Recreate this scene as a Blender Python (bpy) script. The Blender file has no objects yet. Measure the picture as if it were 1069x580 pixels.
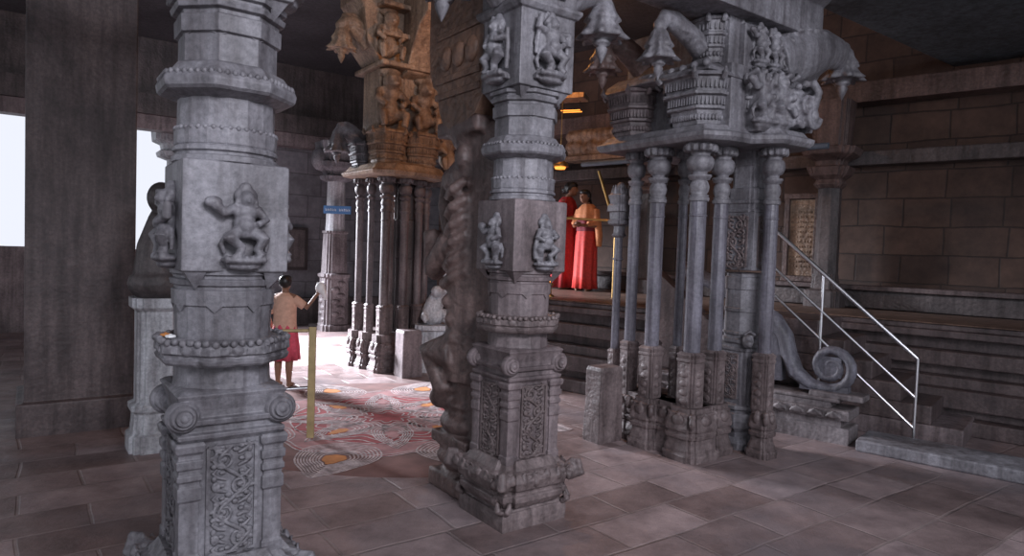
import bpy, math, random
from mathutils import Vector, Matrix, noise
random.seed(7)
R = math.radians
scene = bpy.context.scene
C = scene.collection

# ------------------------------------------------------------ camera, sky, lights, exposure
cam_d = bpy.data.cameras.new('camera'); cam = bpy.data.objects.new('camera', cam_d); C.objects.link(cam)
cam_d.sensor_width = 36; cam_d.lens = 36 * 700 / 1069; cam_d.clip_start = .05
cam.matrix_world = Matrix.Translation((0, 0, 1.55)) @ Matrix.Rotation(R(90 - 2.3), 4, 'X') @ Matrix.Rotation(R(2.0), 4, 'Z')
scene.camera = cam
vs = scene.view_settings
vs.view_transform = 'Standard'; vs.look = 'None'; vs.gamma = 1; vs.use_curve_mapping = False
vs.exposure = 0.0
world = bpy.data.worlds.new('sky'); scene.world = world; world.use_nodes = True
bg = world.node_tree.nodes['Background']; bg.inputs[0].default_value = (.86, .89, 1.0, 1); bg.inputs[1].default_value = 1.02

def lamp(name, kind, loc, energy, color, size=1, size_y=None, target=None, spread=None, spot=None, blend=.5):
    d = bpy.data.lights.new(name, kind); d.energy = energy; d.color = color
    if kind == 'AREA':
        d.size = size
        if size_y: d.shape = 'RECTANGLE'; d.size_y = size_y
        if spread: d.spread = R(spread)
    elif kind in ('POINT', 'SPOT'):
        d.shadow_soft_size = size
        if spot: d.spot_size = R(spot); d.spot_blend = blend
    elif kind == 'SUN': d.angle = size
    o = bpy.data.objects.new(name, d); C.objects.link(o); o.location = loc
    if target: o.rotation_euler = (Vector(target) - Vector(loc)).to_track_quat('-Z', 'Y').to_euler()
    return o
# daylight of the open court behind and to the right of the viewer
lamp('court_daylight', 'AREA', (2.6, -1.6, 4.6), 160, (.90, .90, 1), 3, 2, target=(.2, 4.0, 2.3), spread=88)
# daylight falling in through the open left side on the floor of the hall
lamp('side_daylight', 'AREA', (-6.6, 10.9, 3.1), 620, (.88, .90, 1), 1.6, .8, target=(-2.2, 9.6, 0), spread=64)
# warm lamps of the shrine
lamp('shrine_lamp_light', 'POINT', (.15, 6.9, 3.7), 48, (1, .40, .10), .08)
lamp('shrine_inner_light', 'POINT', (1.0, 9.2, 3.75), 9, (1, .46, .18), .1)

# ------------------------------------------------------------ materials
def new_mat(name):
    m = bpy.data.materials.new(name); m.use_nodes = True
    nt = m.node_tree; return m, nt, nt.nodes['Principled BSDF']
def ramp(nt, fac, stops):
    r = nt.nodes.new('ShaderNodeValToRGB'); el = r.color_ramp.elements
    while len(el) < len(stops): el.new(.5)
    for e, (p, c) in zip(el, stops): e.position = p; e.color = (*c, 1)
    nt.links.new(fac, r.inputs[0]); return r.outputs[0]
def noise_n(nt, vec, scale, detail=6, rough=.6):
    n = nt.nodes.new('ShaderNodeTexNoise'); n.inputs['Scale'].default_value = scale
    n.inputs['Detail'].default_value = detail; n.inputs['Roughness'].default_value = rough
    nt.links.new(vec, n.inputs['Vector']); return n.outputs['Fac']
def mix(nt, a, b, fac, mode='MIX'):
    m = nt.nodes.new('ShaderNodeMix'); m.data_type = 'RGBA'; m.blend_type = mode
    if isinstance(fac, float): m.inputs[0].default_value = fac
    else: nt.links.new(fac, m.inputs[0])
    for s, k in ((a, 6), (b, 7)):
        if isinstance(s, tuple): m.inputs[k].default_value = (*s, 1)
        else: nt.links.new(s, m.inputs[k])
    return m.outputs[2]
def bump(nt, h, bs, strength=.5, dist=.01, prev=None):
    b = nt.nodes.new('ShaderNodeBump'); b.inputs['Strength'].default_value = strength; b.inputs['Distance'].default_value = dist
    nt.links.new(h, b.inputs['Height'])
    if prev: nt.links.new(prev, b.inputs['Normal'])
    nt.links.new(b.outputs[0], bs.inputs['Normal']); return b.outputs[0]
def coords(nt, kind='Object'):
    return nt.nodes.new('ShaderNodeTexCoord').outputs[kind]
def stone(name, light, dark, scale=2.2, rough=.52, carved=0.0, grain=.006):
    m, nt, b = new_mat(name)
    v = nt.nodes.new('ShaderNodeNewGeometry').outputs['Position']
    big = ramp(nt, noise_n(nt, v, scale, 7, .65), [(.32, dark), (.66, light)])
    fine = ramp(nt, noise_n(nt, v, scale * 18, 4, .7), [(.3, (.62, .62, .62)), (.7, (1.18, 1.16, 1.14))])
    col = mix(nt, big, fine, 1.0, 'MULTIPLY')
    # drip stains, long in z
    mp = nt.nodes.new('ShaderNodeMapping'); mp.inputs['Scale'].default_value = (9, 9, .9); nt.links.new(v, mp.inputs[0])
    st = ramp(nt, noise_n(nt, mp.outputs[0], 1.6, 5, .6), [(.42, (1.1, 1.1, 1.1)), (.66, (.52, .49, .49))])
    col = mix(nt, col, st, .9, 'MULTIPLY')
    nt.links.new(col, b.inputs['Base Color']); b.inputs['Roughness'].default_value = rough
    n1 = bump(nt, noise_n(nt, v, 55, 5, .7), b, .55, grain)
    if carved:
        vo = nt.nodes.new('ShaderNodeTexVoronoi'); vo.feature = 'SMOOTH_F1'; vo.inputs['Scale'].default_value = 26
        dn = nt.nodes.new('ShaderNodeVectorMath'); dn.operation = 'ADD'
        ns = nt.nodes.new('ShaderNodeTexNoise'); ns.inputs['Scale'].default_value = 6
        nt.links.new(v, ns.inputs['Vector']); sc = nt.nodes.new('ShaderNodeVectorMath'); sc.operation = 'SCALE'; sc.inputs[3].default_value = .12
        nt.links.new(ns.outputs['Color'], sc.inputs[0]); nt.links.new(v, dn.inputs[0]); nt.links.new(sc.outputs[0], dn.inputs[1])
        nt.links.new(dn.outputs[0], vo.inputs['Vector'])
        bump(nt, vo.outputs['Distance'], b, carved, .03, n1)
    return m
def plain(name, col, rough=.6, metal=0.0, vary=.25, scale=12, emit=None):
    m, nt, b = new_mat(name)
    v = coords(nt)
    f = ramp(nt, noise_n(nt, v, scale, 4, .6), [(.3, (1 - vary,) * 3), (.7, (1 + vary * .4,) * 3)])
    nt.links.new(mix(nt, col, f, 1.0, 'MULTIPLY'), b.inputs['Base Color'])
    b.inputs['Roughness'].default_value = rough; b.inputs['Metallic'].default_value = metal
    if emit: b.inputs['Emission Color'].default_value = (*emit[0], 1); b.inputs['Emission Strength'].default_value = emit[1]
    return m
def blocks(name, c1, c2, mortar, w, h, rotz, wall=True, msize=.012, rough=.8, bs_=.6, stain=None):
    m, nt, b = new_mat(name)
    v = nt.nodes.new('ShaderNodeNewGeometry').outputs['Position']
    mp = nt.nodes.new('ShaderNodeMapping'); mp.vector_type = 'POINT'
    mp.inputs['Rotation'].default_value = (0, 0, -rotz); nt.links.new(v, mp.inputs[0])
    vec = mp.outputs[0]
    if wall:
        sp = nt.nodes.new('ShaderNodeSeparateXYZ'); cb = nt.nodes.new('ShaderNodeCombineXYZ'); nt.links.new(vec, sp.inputs[0])
        nt.links.new(sp.outputs[0], cb.inputs[0]); nt.links.new(sp.outputs[2], cb.inputs[1]); vec = cb.outputs[0]
    # a slight wobble of the joints
    ns = nt.nodes.new('ShaderNodeTexNoise'); ns.inputs['Scale'].default_value = 1.5; nt.links.new(vec, ns.inputs['Vector'])
    sc = nt.nodes.new('ShaderNodeVectorMath'); sc.operation = 'SCALE'; sc.inputs[3].default_value = .06; nt.links.new(ns.outputs['Color'], sc.inputs[0])
    ad = nt.nodes.new('ShaderNodeVectorMath'); ad.operation = 'ADD'; nt.links.new(vec, ad.inputs[0]); nt.links.new(sc.outputs[0], ad.inputs[1])
    br = nt.nodes.new('ShaderNodeTexBrick'); br.inputs['Color1'].default_value = (*c1, 1); br.inputs['Color2'].default_value = (*c2, 1)
    br.inputs['Mortar'].default_value = (*mortar, 1); br.inputs['Scale'].default_value = 1; br.inputs['Brick Width'].default_value = w
    br.inputs['Row Height'].default_value = h; br.inputs['Mortar Size'].default_value = msize; br.inputs['Mortar Smooth'].default_value = .6
    br.offset = .37; br.squash = .8
    nt.links.new(ad.outputs[0], br.inputs['Vector'])
    col = mix(nt, br.outputs['Color'], ramp(nt, noise_n(nt, v, 3.3, 8, .7), [(.3, (.5, .48, .48)), (.68, (1.25, 1.22, 1.2))]), 1.0, 'MULTIPLY')
    if stain: col = mix(nt, col, stain, ramp(nt, noise_n(nt, v, .9, 4, .6), [(.5, (0, 0, 0)), (.68, (.7, .7, .7))]))
    nt.links.new(col, b.inputs['Base Color'])
    b.inputs['Roughness'].default_value = rough
    n1 = bump(nt, br.outputs['Fac'], b, -bs_ if False else bs_, .012)
    inv = nt.nodes.new('ShaderNodeMath'); inv.operation = 'MULTIPLY'; inv.inputs[1].default_value = -1
    nt.links.new(br.outputs['Fac'], inv.inputs[0])
    for l in list(nt.links):
        if l.to_node.type == 'BUMP' and l.to_socket.name == 'Height': nt.links.remove(l)
    bn = [n for n in nt.nodes if n.type == 'BUMP'][0]; nt.links.new(inv.outputs[0], bn.inputs['Height'])
    bump(nt, noise_n(nt, v, 22, 6, .7), b, .45, .012, n1)
    return m, nt, b

A36 = R(36)
G_GREY = stone('grey granite', (.265, .262, .290), (.105, .100, .110))
G_POL = stone('polished violet grey granite', (.20, .195, .235), (.10, .096, .115), rough=.32, grain=.003)
G_CARV = stone('carved grey granite', (.26, .255, .28), (.10, .095, .105), carved=.5)
G_BRWN = stone('brown weathered granite', (.17, .115, .105), (.07, .048, .046), carved=.25)
G_LOWB = stone('brownish carved granite', (.23, .185, .185), (.08, .06, .06), carved=.22)
G_MID = stone('mauve grey granite', (.25, .205, .213), (.10, .08, .084))
G_MIDC = stone('carved mauve grey granite', (.25, .225, .235), (.10, .085, .09), carved=.2)
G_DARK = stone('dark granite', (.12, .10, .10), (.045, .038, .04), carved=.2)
G_OCHR = stone('ochre lamp tinted granite', (.42, .30, .21), (.18, .12, .085), carved=.35)  # ochre partly paints in orange lamp light on far capital and frieze
G_PALE = stone('whitewashed stone', (.60, .62, .66), (.36, .36, .38))
FLOOR, fnt, fb = blocks('stone floor slabs', (.18, .13, .125), (.36, .285, .288), (.275, .22, .215), .66, .35, A36, wall=False, msize=.012, rough=.5, stain=(.17, .15, .165))
fr = ramp(fnt, noise_n(fnt, fnt.nodes.new('ShaderNodeNewGeometry').outputs['Position'], 5, 5, .7), [(.3, (.30,) * 3), (.75, (.62,) * 3)])
fnt.links.new(fr, fb.inputs['Roughness'])
WALLB, _, _ = blocks('brown granite wall blocks', (.052, .032, .026), (.085, .052, .040), (.035, .024, .021), .62, .34, R(-40.4))
WALLG, _, _ = blocks('grey granite wall blocks', (.13, .13, .145), (.17, .17, .19), (.09, .09, .10), .9, .42, A36)
CEIL = stone('dark ceiling stone', (.075, .075, .085), (.03, .03, .034), scale=1.2)  # dark mottled tone over the whole ceiling
PLAS = stone('bluish plaster ceiling', (.16, .20, .23), (.09, .11, .13), scale=1.4)
STEEL = plain('brushed steel', (.92, .92, .95), .3, 1.0, .1)
BRASS = plain('tarnished brass', (.50, .32, .12), .38, .9, .3)
KHAKI = plain('painted khaki metal', (.36, .27, .13), .5, .2, .3)
DARKM = plain('dark iron', (.05, .04, .04), .5, .5)
PIPE = plain('blue grey painted pipe', (.10, .13, .17), .5)
SKIN = plain('brown skin', (.23, .115, .07), .55, 0, .1)
HAIR = plain('black hair', (.012, .010, .010), .45)
SARI = plain('crimson sari cloth', (.40, .028, .035), .65, 0, .35, 30)
SARI2 = plain('scarlet cloth', (.60, .040, .030), .65, 0, .3, 30)
MARO = plain('maroon cloth', (.20, .018, .03), .7, 0, .3, 30)
PEACH = plain('orange shawl cloth', (.62, .24, .10), .7, 0, .25, 30)
TOP = plain('peach cotton', (.60, .36, .26), .75, 0, .2, 25)
SKIRT = plain('rose red cotton', (.58, .075, .12), .75, 0, .25, 25)
DKCL = plain('dark blue cloth', (.03, .03, .05), .7)
WHITE = plain('white cloth', (.8, .8, .8), .7)
BLUE = plain('blue board paint', (.06, .17, .36), .5)
LETTER = plain('white lettering paint', (.62, .68, .75), .6)
KSTN = plain('smeared terracotta powder', (.20, .105, .095), .8, 0, .5, 3)
KRED = plain('kolam red powder', (.30, .05, .055), .9, 0, .45, 6)
KROS = plain('kolam rose powder', (.34, .17, .17), .9, 0, .4, 7)
KWHI = plain('kolam white powder', (.50, .42, .42), .9, 0, .6, 14)
KORA = plain('kolam orange powder', (.50, .20, .06), .9, 0, .3, 9)
FLAME = plain('lamp flame', (1, .5, .1), .5, 0, 0, 5, ((1, .33, .05), 1.8))

# ------------------------------------------------------------ mesh helpers
class MB:
    def __init__(s): s.v = []; s.f = []; s.sm = []; s.M = Matrix.Identity(4)
    def add(s, vs_, fs, smooth=False):
        k = len(s.v); s.v += [tuple(s.M @ Vector(p)) for p in vs_]
        s.f += [tuple(i + k for i in f) for f in fs]; s.sm += [smooth] * len(fs)
    def box(s, c, h, rz=0, taper=1.0):
        vs_ = []
        for z in (-1, 1):
            t = 1 if z < 0 else taper
            for x, y in ((-1, -1), (1, -1), (1, 1), (-1, 1)):
                px, py = x * h[0] * t, y * h[1] * t
                vs_.append((c[0] + px * math.cos(rz) - py * math.sin(rz), c[1] + px * math.sin(rz) + py * math.cos(rz), c[2] + z * h[2]))
        s.add(vs_, [(3, 2, 1, 0), (4, 5, 6, 7), (0, 1, 5, 4), (1, 2, 6, 5), (2, 3, 7, 6), (3, 0, 4, 7)])
    def loft(s, secs, smooth=False, cap=True):
        n = len(secs[0]); vs_ = [p for q in secs for p in q]; fs = []
        for i in range(len(secs) - 1):
            for j in range(n):
                k = (j + 1) % n; fs.append((i * n + j, i * n + k, (i + 1) * n + k, (i + 1) * n + j))
        s.add(vs_, fs, smooth)
        if cap: s.add(secs[0], [tuple(range(n))[::-1]]); s.add(secs[-1], [tuple(range(n))])
    def stack(s, shape, prof, c=(0, 0), smooth=False):
        s.loft([[(c[0] + x * r, c[1] + y * r, z) for x, y in shape] for z, r in prof], smooth)
    def tube(s, pts, rads, n=10, smooth=True, flat=1.0, side=None):
        pts = [Vector(p) for p in pts]; secs = []
        if not isinstance(rads, (list, tuple)): rads = [rads] * len(pts)
        u = None
        for i, p in enumerate(pts):
            t = (pts[min(i + 1, len(pts) - 1)] - pts[max(i - 1, 0)]).normalized()
            if u is None:
                a = Vector(side) if side else (Vector((0, 0, 1)) if abs(t.z) < .9 else Vector((0, 1, 0)))
                u = (a - t * a.dot(t)).normalized()
            else: u = (u - t * u.dot(t)).normalized()
            w = t.cross(u)
            secs.append([tuple(p + (u * math.cos(k * 2 * math.pi / n) + w * math.sin(k * 2 * math.pi / n) * flat) * rads[i]) for k in range(n)])
        s.loft(secs, smooth)
    def ell(s, c, r, n=12, m=8, rot=None):
        vs_ = []; fs = []
        if not isinstance(r, (tuple, list)): r = (r, r, r)
        for i in range(m + 1):
            th = math.pi * i / m
            for j in range(n):
                ph = 2 * math.pi * j / n
                p = Vector((r[0] * math.sin(th) * math.cos(ph), r[1] * math.sin(th) * math.sin(ph), r[2] * math.cos(th)))
                if rot: p = rot @ p
                vs_.append((c[0] + p.x, c[1] + p.y, c[2] + p.z))
        for i in range(m):
            for j in range(n):
                k = (j + 1) % n; fs.append((i * n + j, (i + 1) * n + j, (i + 1) * n + k, i * n + k))
        s.add(vs_, fs, True)
    def ribbon(s, pts, w, z0, z1, closed=True):
        n = len(pts); L = []; Rr = []
        for i in range(n):
            a = Vector(pts[i - 1] if closed or i else pts[i]); b = Vector(pts[(i + 1) % n] if closed or i < n - 1 else pts[i])
            t = (b - a); t = t.normalized() if t.length > 1e-6 else Vector((1, 0)); nn = Vector((-t.y, t.x)) * w / 2
            p = Vector(pts[i]); L.append(p + nn); Rr.append(p - nn)
        vs_ = [(p.x, p.y, z) for z in (z0, z1) for q in (L, Rr) for p in q]; fs = []
        for i in range(n if closed else n - 1):
            j = (i + 1) % n
            fs += [(2 * n + i, 2 * n + j, 3 * n + j, 3 * n + i), (i, j, 2 * n + j, 2 * n + i), (n + j, n + i, 3 * n + i, 3 * n + j)]
        s.add(vs_, fs)
    def poly(s, pts, z0, z1):
        s.loft([[(x, y, z0) for x, y in pts], [(x, y, z1) for x, y in pts]])
    def obj(s, name, mat, parent=None, bevel=0, remesh=0, smooth_it=0, loc=None, rz=0):
        me = bpy.data.meshes.new(name); me.from_pydata(s.v, [], s.f); me.update()
        for p, q in zip(me.polygons, s.sm): p.use_smooth = q
        me.materials.append(mat)
        o = bpy.data.objects.new(name, me); C.objects.link(o)
        if parent: o.parent = parent
        if loc: o.location = loc
        o.rotation_euler.z = rz
        if remesh:
            m = o.modifiers.new('r', 'REMESH'); m.mode = 'VOXEL'; m.voxel_size = remesh; m.use_smooth_shade = True
            if smooth_it: m = o.modifiers.new('s', 'SMOOTH'); m.iterations = smooth_it; m.factor = .5
        if bevel:
            m = o.modifiers.new('b', 'BEVEL'); m.width = bevel; m.segments = 2; m.limit_method = 'ANGLE'; m.angle_limit = R(35)
        return o
def ngon(n, rot=None, inr=True):
    if rot is None: rot = math.pi / n
    k = 1 / math.cos(math.pi / n) if inr else 1
    return [(k * math.cos(rot + 2 * math.pi * i / n), k * math.sin(rot + 2 * math.pi * i / n)) for i in range(n)]
SQ = [(-1, -1), (1, -1), (1, 1), (-1, 1)]
def notch(a=.78, b=.62):      # square whose corners step back twice
    q = [(1, -b), (1, b), (a + .0, b), (a, a), (b, a), (b, 1)]
    out = []
    for k in range(4):
        c, s_ = round(math.cos(k * math.pi / 2)), round(math.sin(k * math.pi / 2))
        for x, y in ((1, b), (a, b), (a, a), (b, a), (b, 1)): out.append((x * c - y * s_, x * s_ + y * c))
    return out
NT = notch(.86, .64)
OCT = ngon(8); HEX16 = ngon(16); RND = ngon(28)

def thing(name, label, cat, loc=(0, 0, 0), rz=0, group=None):
    o = bpy.data.objects.new(name, None); C.objects.link(o); o.location = loc; o.rotation_euler.z = rz
    o.empty_display_size = .2; return tag(o, label, cat, group)
def tag(o, label, cat, group=None, kind=None):
    o['label'] = label; o['category'] = cat
    if group: o['group'] = group
    if kind: o['kind'] = kind
    return o
def struct(o): o['kind'] = 'structure'; return o

def wave(n, fn, r, amp, c=(0, 0)):  return [(c[0] + (r + amp * abs(math.sin(fn * t))) * math.cos(t), c[1] + (r + amp * abs(math.sin(fn * t))) * math.sin(t)) for t in [2 * math.pi * i / n for i in range(n)]]

def scallops(mb, r, z, n, w, h, sides=16, proj=.006):
    """small hanging leaf points under a band, on a round shaft"""
    for i in range(n):
        a = 2 * math.pi * (i + .5) / n
        mb.M = Matrix.Rotation(a, 4, 'Z')
        mb.add([(r + proj, -w, z), (r + proj, w, z), (r + proj * .6, 0, z - h), (r - .02, -w, z), (r - .02, w, z), (r - .02, 0, z - h)],
               [(0, 1, 2), (3, 5, 4), (0, 2, 5, 3), (1, 4, 5, 2), (0, 3, 4, 1)])
    mb.M = Matrix.Identity(4)

def spiral(mb, cx, cz, r, turns, dirn, y=0, rad=.007, a0=0):
    pts = []; rr = []
    n = int(16 * turns)
    for i in range(n + 1):
        t = i / n; a = a0 + dirn * turns * 2 * math.pi * t
        q = r * (1 - .86 * t); pts.append((cx + q * math.cos(a), y, cz + q * math.sin(a))); rr.append(rad * (1 - .35 * t))
    mb.tube(pts, rr, 6, side=(0, 1, 0)); mb.ell((cx, y, cz), rad * 1.5, 8, 6)
def scroll_panel(name, w, z0, z1, parent, loc, rz, mat, n=None):
    """creeper scroll carved on a panel: runs in local x, faces local -y"""
    mb = MB(); h = z1 - z0; n = n or max(2, round(h / (w * .62))); st = h / n
    k = 40
    mb.tube([(w * .26 * math.sin(math.pi * n * i / k), 0, z0 + h * i / k) for i in range(k + 1)], w * .05, 6, side=(0, 1, 0))
    for i in range(n):
        s_ = 1 if i % 2 else -1; cz = z0 + st * (i + .5)
        spiral(mb, s_ * w * .16 * -1, cz, st * .42, 1.6, s_, 0, w * .045, R(90))
        for a in range(5):
            an = R(50 + a * 40) * s_
            mb.ell((-s_ * w * .12 + math.cos(an) * w * .30 * -s_ * -1, 0, cz + math.sin(an) * st * .46), (w * .075, w * .05, w * .06), 8, 6)
        mb.ell((s_ * w * .33, 0, cz), (w * .10, w * .06, st * .2), 8, 6); mb.ell((s_ * w * .37, 0, cz + st * .3), (w * .06, w * .05, st * .12), 8, 6)
    for i in range(2 * n + 1):
        for s_ in (-1, 1):
            z = z0 + h * i / (2 * n + .0) * .96 + h * .02
            mb.tube([(s_ * w * .12, 0, z - st * .22), (s_ * w * .30, 0, z - st * .10), (s_ * w * .40, 0, z + st * .08), (s_ * w * .30, 0, z + st * .20)], [w * .035, w * .05, w * .04, w * .02], 6, side=(0, 1, 0))
            mb.ell((s_ * w * .20, 0, z + st * .05), (w * .07, w * .06, st * .08), 8, 6)
    fr_ = w * .5
    for x in (-fr_, fr_): mb.box((x, 0, (z0 + z1) / 2), (w * .035, .006, h / 2))
    for z in (z0, z1): mb.box((0, 0, z), (fr_, .006, w * .03))
    o = mb.obj(name, mat, parent, loc=loc, rz=rz); return o

def relief_dancer(mb, s=1.0, pose=0):
    """plump temple figure, facing -y, about .30 high, standing on a lotus ledge at z 0"""
    e = mb.ell; f = -1 if pose == 1 else 1
    def t(p, r, n=10): mb.tube([(x * s, y * s, z * s) for x, y, z in p], [q * s for q in r], n)
    def E(x, y, z, a, b, c): e((x * s, y * s, z * s), (a * s, b * s, c * s))
    E(0, -.025, .15, .046, .042, .05); E(.004 * f, -.025, .195, .056, .038, .036); E(.0, -.055, .14, .034, .025, .03)
    E(0, -.028, .115, .056, .042, .032)
    E(.006 * f, -.035, .248, .029, .034, .035); E(.006 * f, -.066, .243, .008, .010, .012)
    E(.006 * f, -.012, .262, .050, .026, .044); E(.006 * f, -.01, .30, .026, .02, .022)
    for q in (-1, 1): E(.006 * f + q * .036, -.03, .235, .012, .012, .022)
    t([(.03 * f, -.03, .115), (.072 * f, -.055, .085), (.05 * f, -.04, .04), (.07 * f, -.055, .012)], [.033, .028, .021, .02])
    t([(-.02 * f, -.03, .115), (-.065 * f, -.06, .085), (-.015 * f, -.05, .05), (-.03 * f, -.055, .012)], [.033, .029, .021, .02])
    t([(.045 * f, -.03, .21), (.082 * f, -.04, .165), (.04 * f, -.07, .145)], [.023, .019, .015])
    t([(-.06, -.02, .11), (-.09, -.02, .06), (-.075, -.02, .02)], [.014, .012, .008]); t([(.07, -.02, .12), (.095, -.02, .08), (.09, -.02, .03)], [.014, .012, .008])
    if pose == 0:
        t([(-.04, -.03, .21), (-.085, -.04, .19), (-.115, -.04, .22)], [.022, .021, .022]); E(-.125, -.035, .232, .036, .026, .024)
    elif pose == 1:
        t([(-.04 * f, -.03, .21), (-.085 * f, -.04, .17), (-.04 * f, -.07, .17)], [.022, .019, .015])
        t([(.06 * f, -.03, .22), (.088 * f, -.03, .10), (.08 * f, -.03, .03)], [.012, .017, .02])
    else:
        t([(-.04, -.03, .21), (-.095, -.04, .225), (-.08, -.04, .285)], [.022, .02, .018]); t([(.05, -.03, .21), (.105, -.04, .215), (.10, -.04, .155)], [.02, .018, .018])
    E(0, -.03, -.004, .098, .055, .022); E(0, -.022, -.03, .07, .042, .02)
    for a in range(7): E(-.075 + a * .025, -.07 + abs(a - 3) * .006, .0, .012, .016, .018)

# ------------------------------------------------------------ pendant lotus bracket
def lotus_pendant(parent, x, y, ztip, mat, s=1.0):
    """bell of petals with a pointed drop, hung under a bracket arm"""
    mb = MB()
    prof = [(0, .002), (.03, .018), (.065, .034), (.09, .040), (.105, .028), (.115, .05), (.13, .058), (.14, .045), (.15, .075), (.16, .12)]
    mb.stack(RND, [(ztip + z * s, r * s) for z, r in prof], (x, y), True)
    n = 40; secs = []
    for z, r, amp in [(.155, .11, .045), (.165, .125, .055), (.20, .105, .03), (.25, .088, .012), (.262, .10, .02), (.275, .098, .02), (.32, .078, .008), (.37, .066, 0), (.40, .04, 0)]:
        ring = []
        for i in range(n):
            t = 2 * math.pi * i / n; k = abs(math.cos(4 * t)) ** 3
            ring.append((x + (r + amp * k) * s * math.cos(t), y + (r + amp * k) * s * math.sin(t), ztip + (z - amp * .25 * k) * s))
        secs.append(ring)
    mb.loft(secs, True)
    return mb.obj('lotus_pendant', mat, parent)
def bracket_arm(parent, x0, x1, y, z0, ztop, mat, th=.10, s=1.0):
    """curved corbel arm ending over the pendant"""
    mb = MB(); d = x1 - x0; sg = 1 if d > 0 else -1
    pts = [(x0, y, z0 + .02), (x0 + d * .3, y, z0 + (ztop - z0) * .6), (x0 + d * .62, y, ztop - .02), (x0 + d * .88, y, ztop), (x1, y, ztop - .06 * s), (x1, y, ztop - .16 * s)]
    mb.tube(pts, [th * 1.5, th * 1.35, th * 1.1, th * .95, th * .85, th * .6], 14, flat=.9)
    mb.tube([(x0, y, z0 + th * .3), (x0 + d * .3, y, z0 + (ztop - z0) * .6 + th * 1.2), (x0 + d * .62, y, ztop + th), (x0 + d * .95, y, ztop + th * .7), (x1 + sg * .02, y, ztop - .02)], [th * .4, th * .42, th * .4, th * .35, th * .2], 8)
    for q in (-1, 1): mb.tube([(x0, y + q * th * 1.2, z0), (x0 + d * .3, y + q * th * 1.15, z0 + (ztop - z0) * .5), (x0 + d * .6, y + q * th * .9, ztop - .06)], [th * .3, th * .28, th * .15], 8)
    return mb.obj('bracket_arm', mat, parent, remesh=.011, smooth_it=2)

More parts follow.
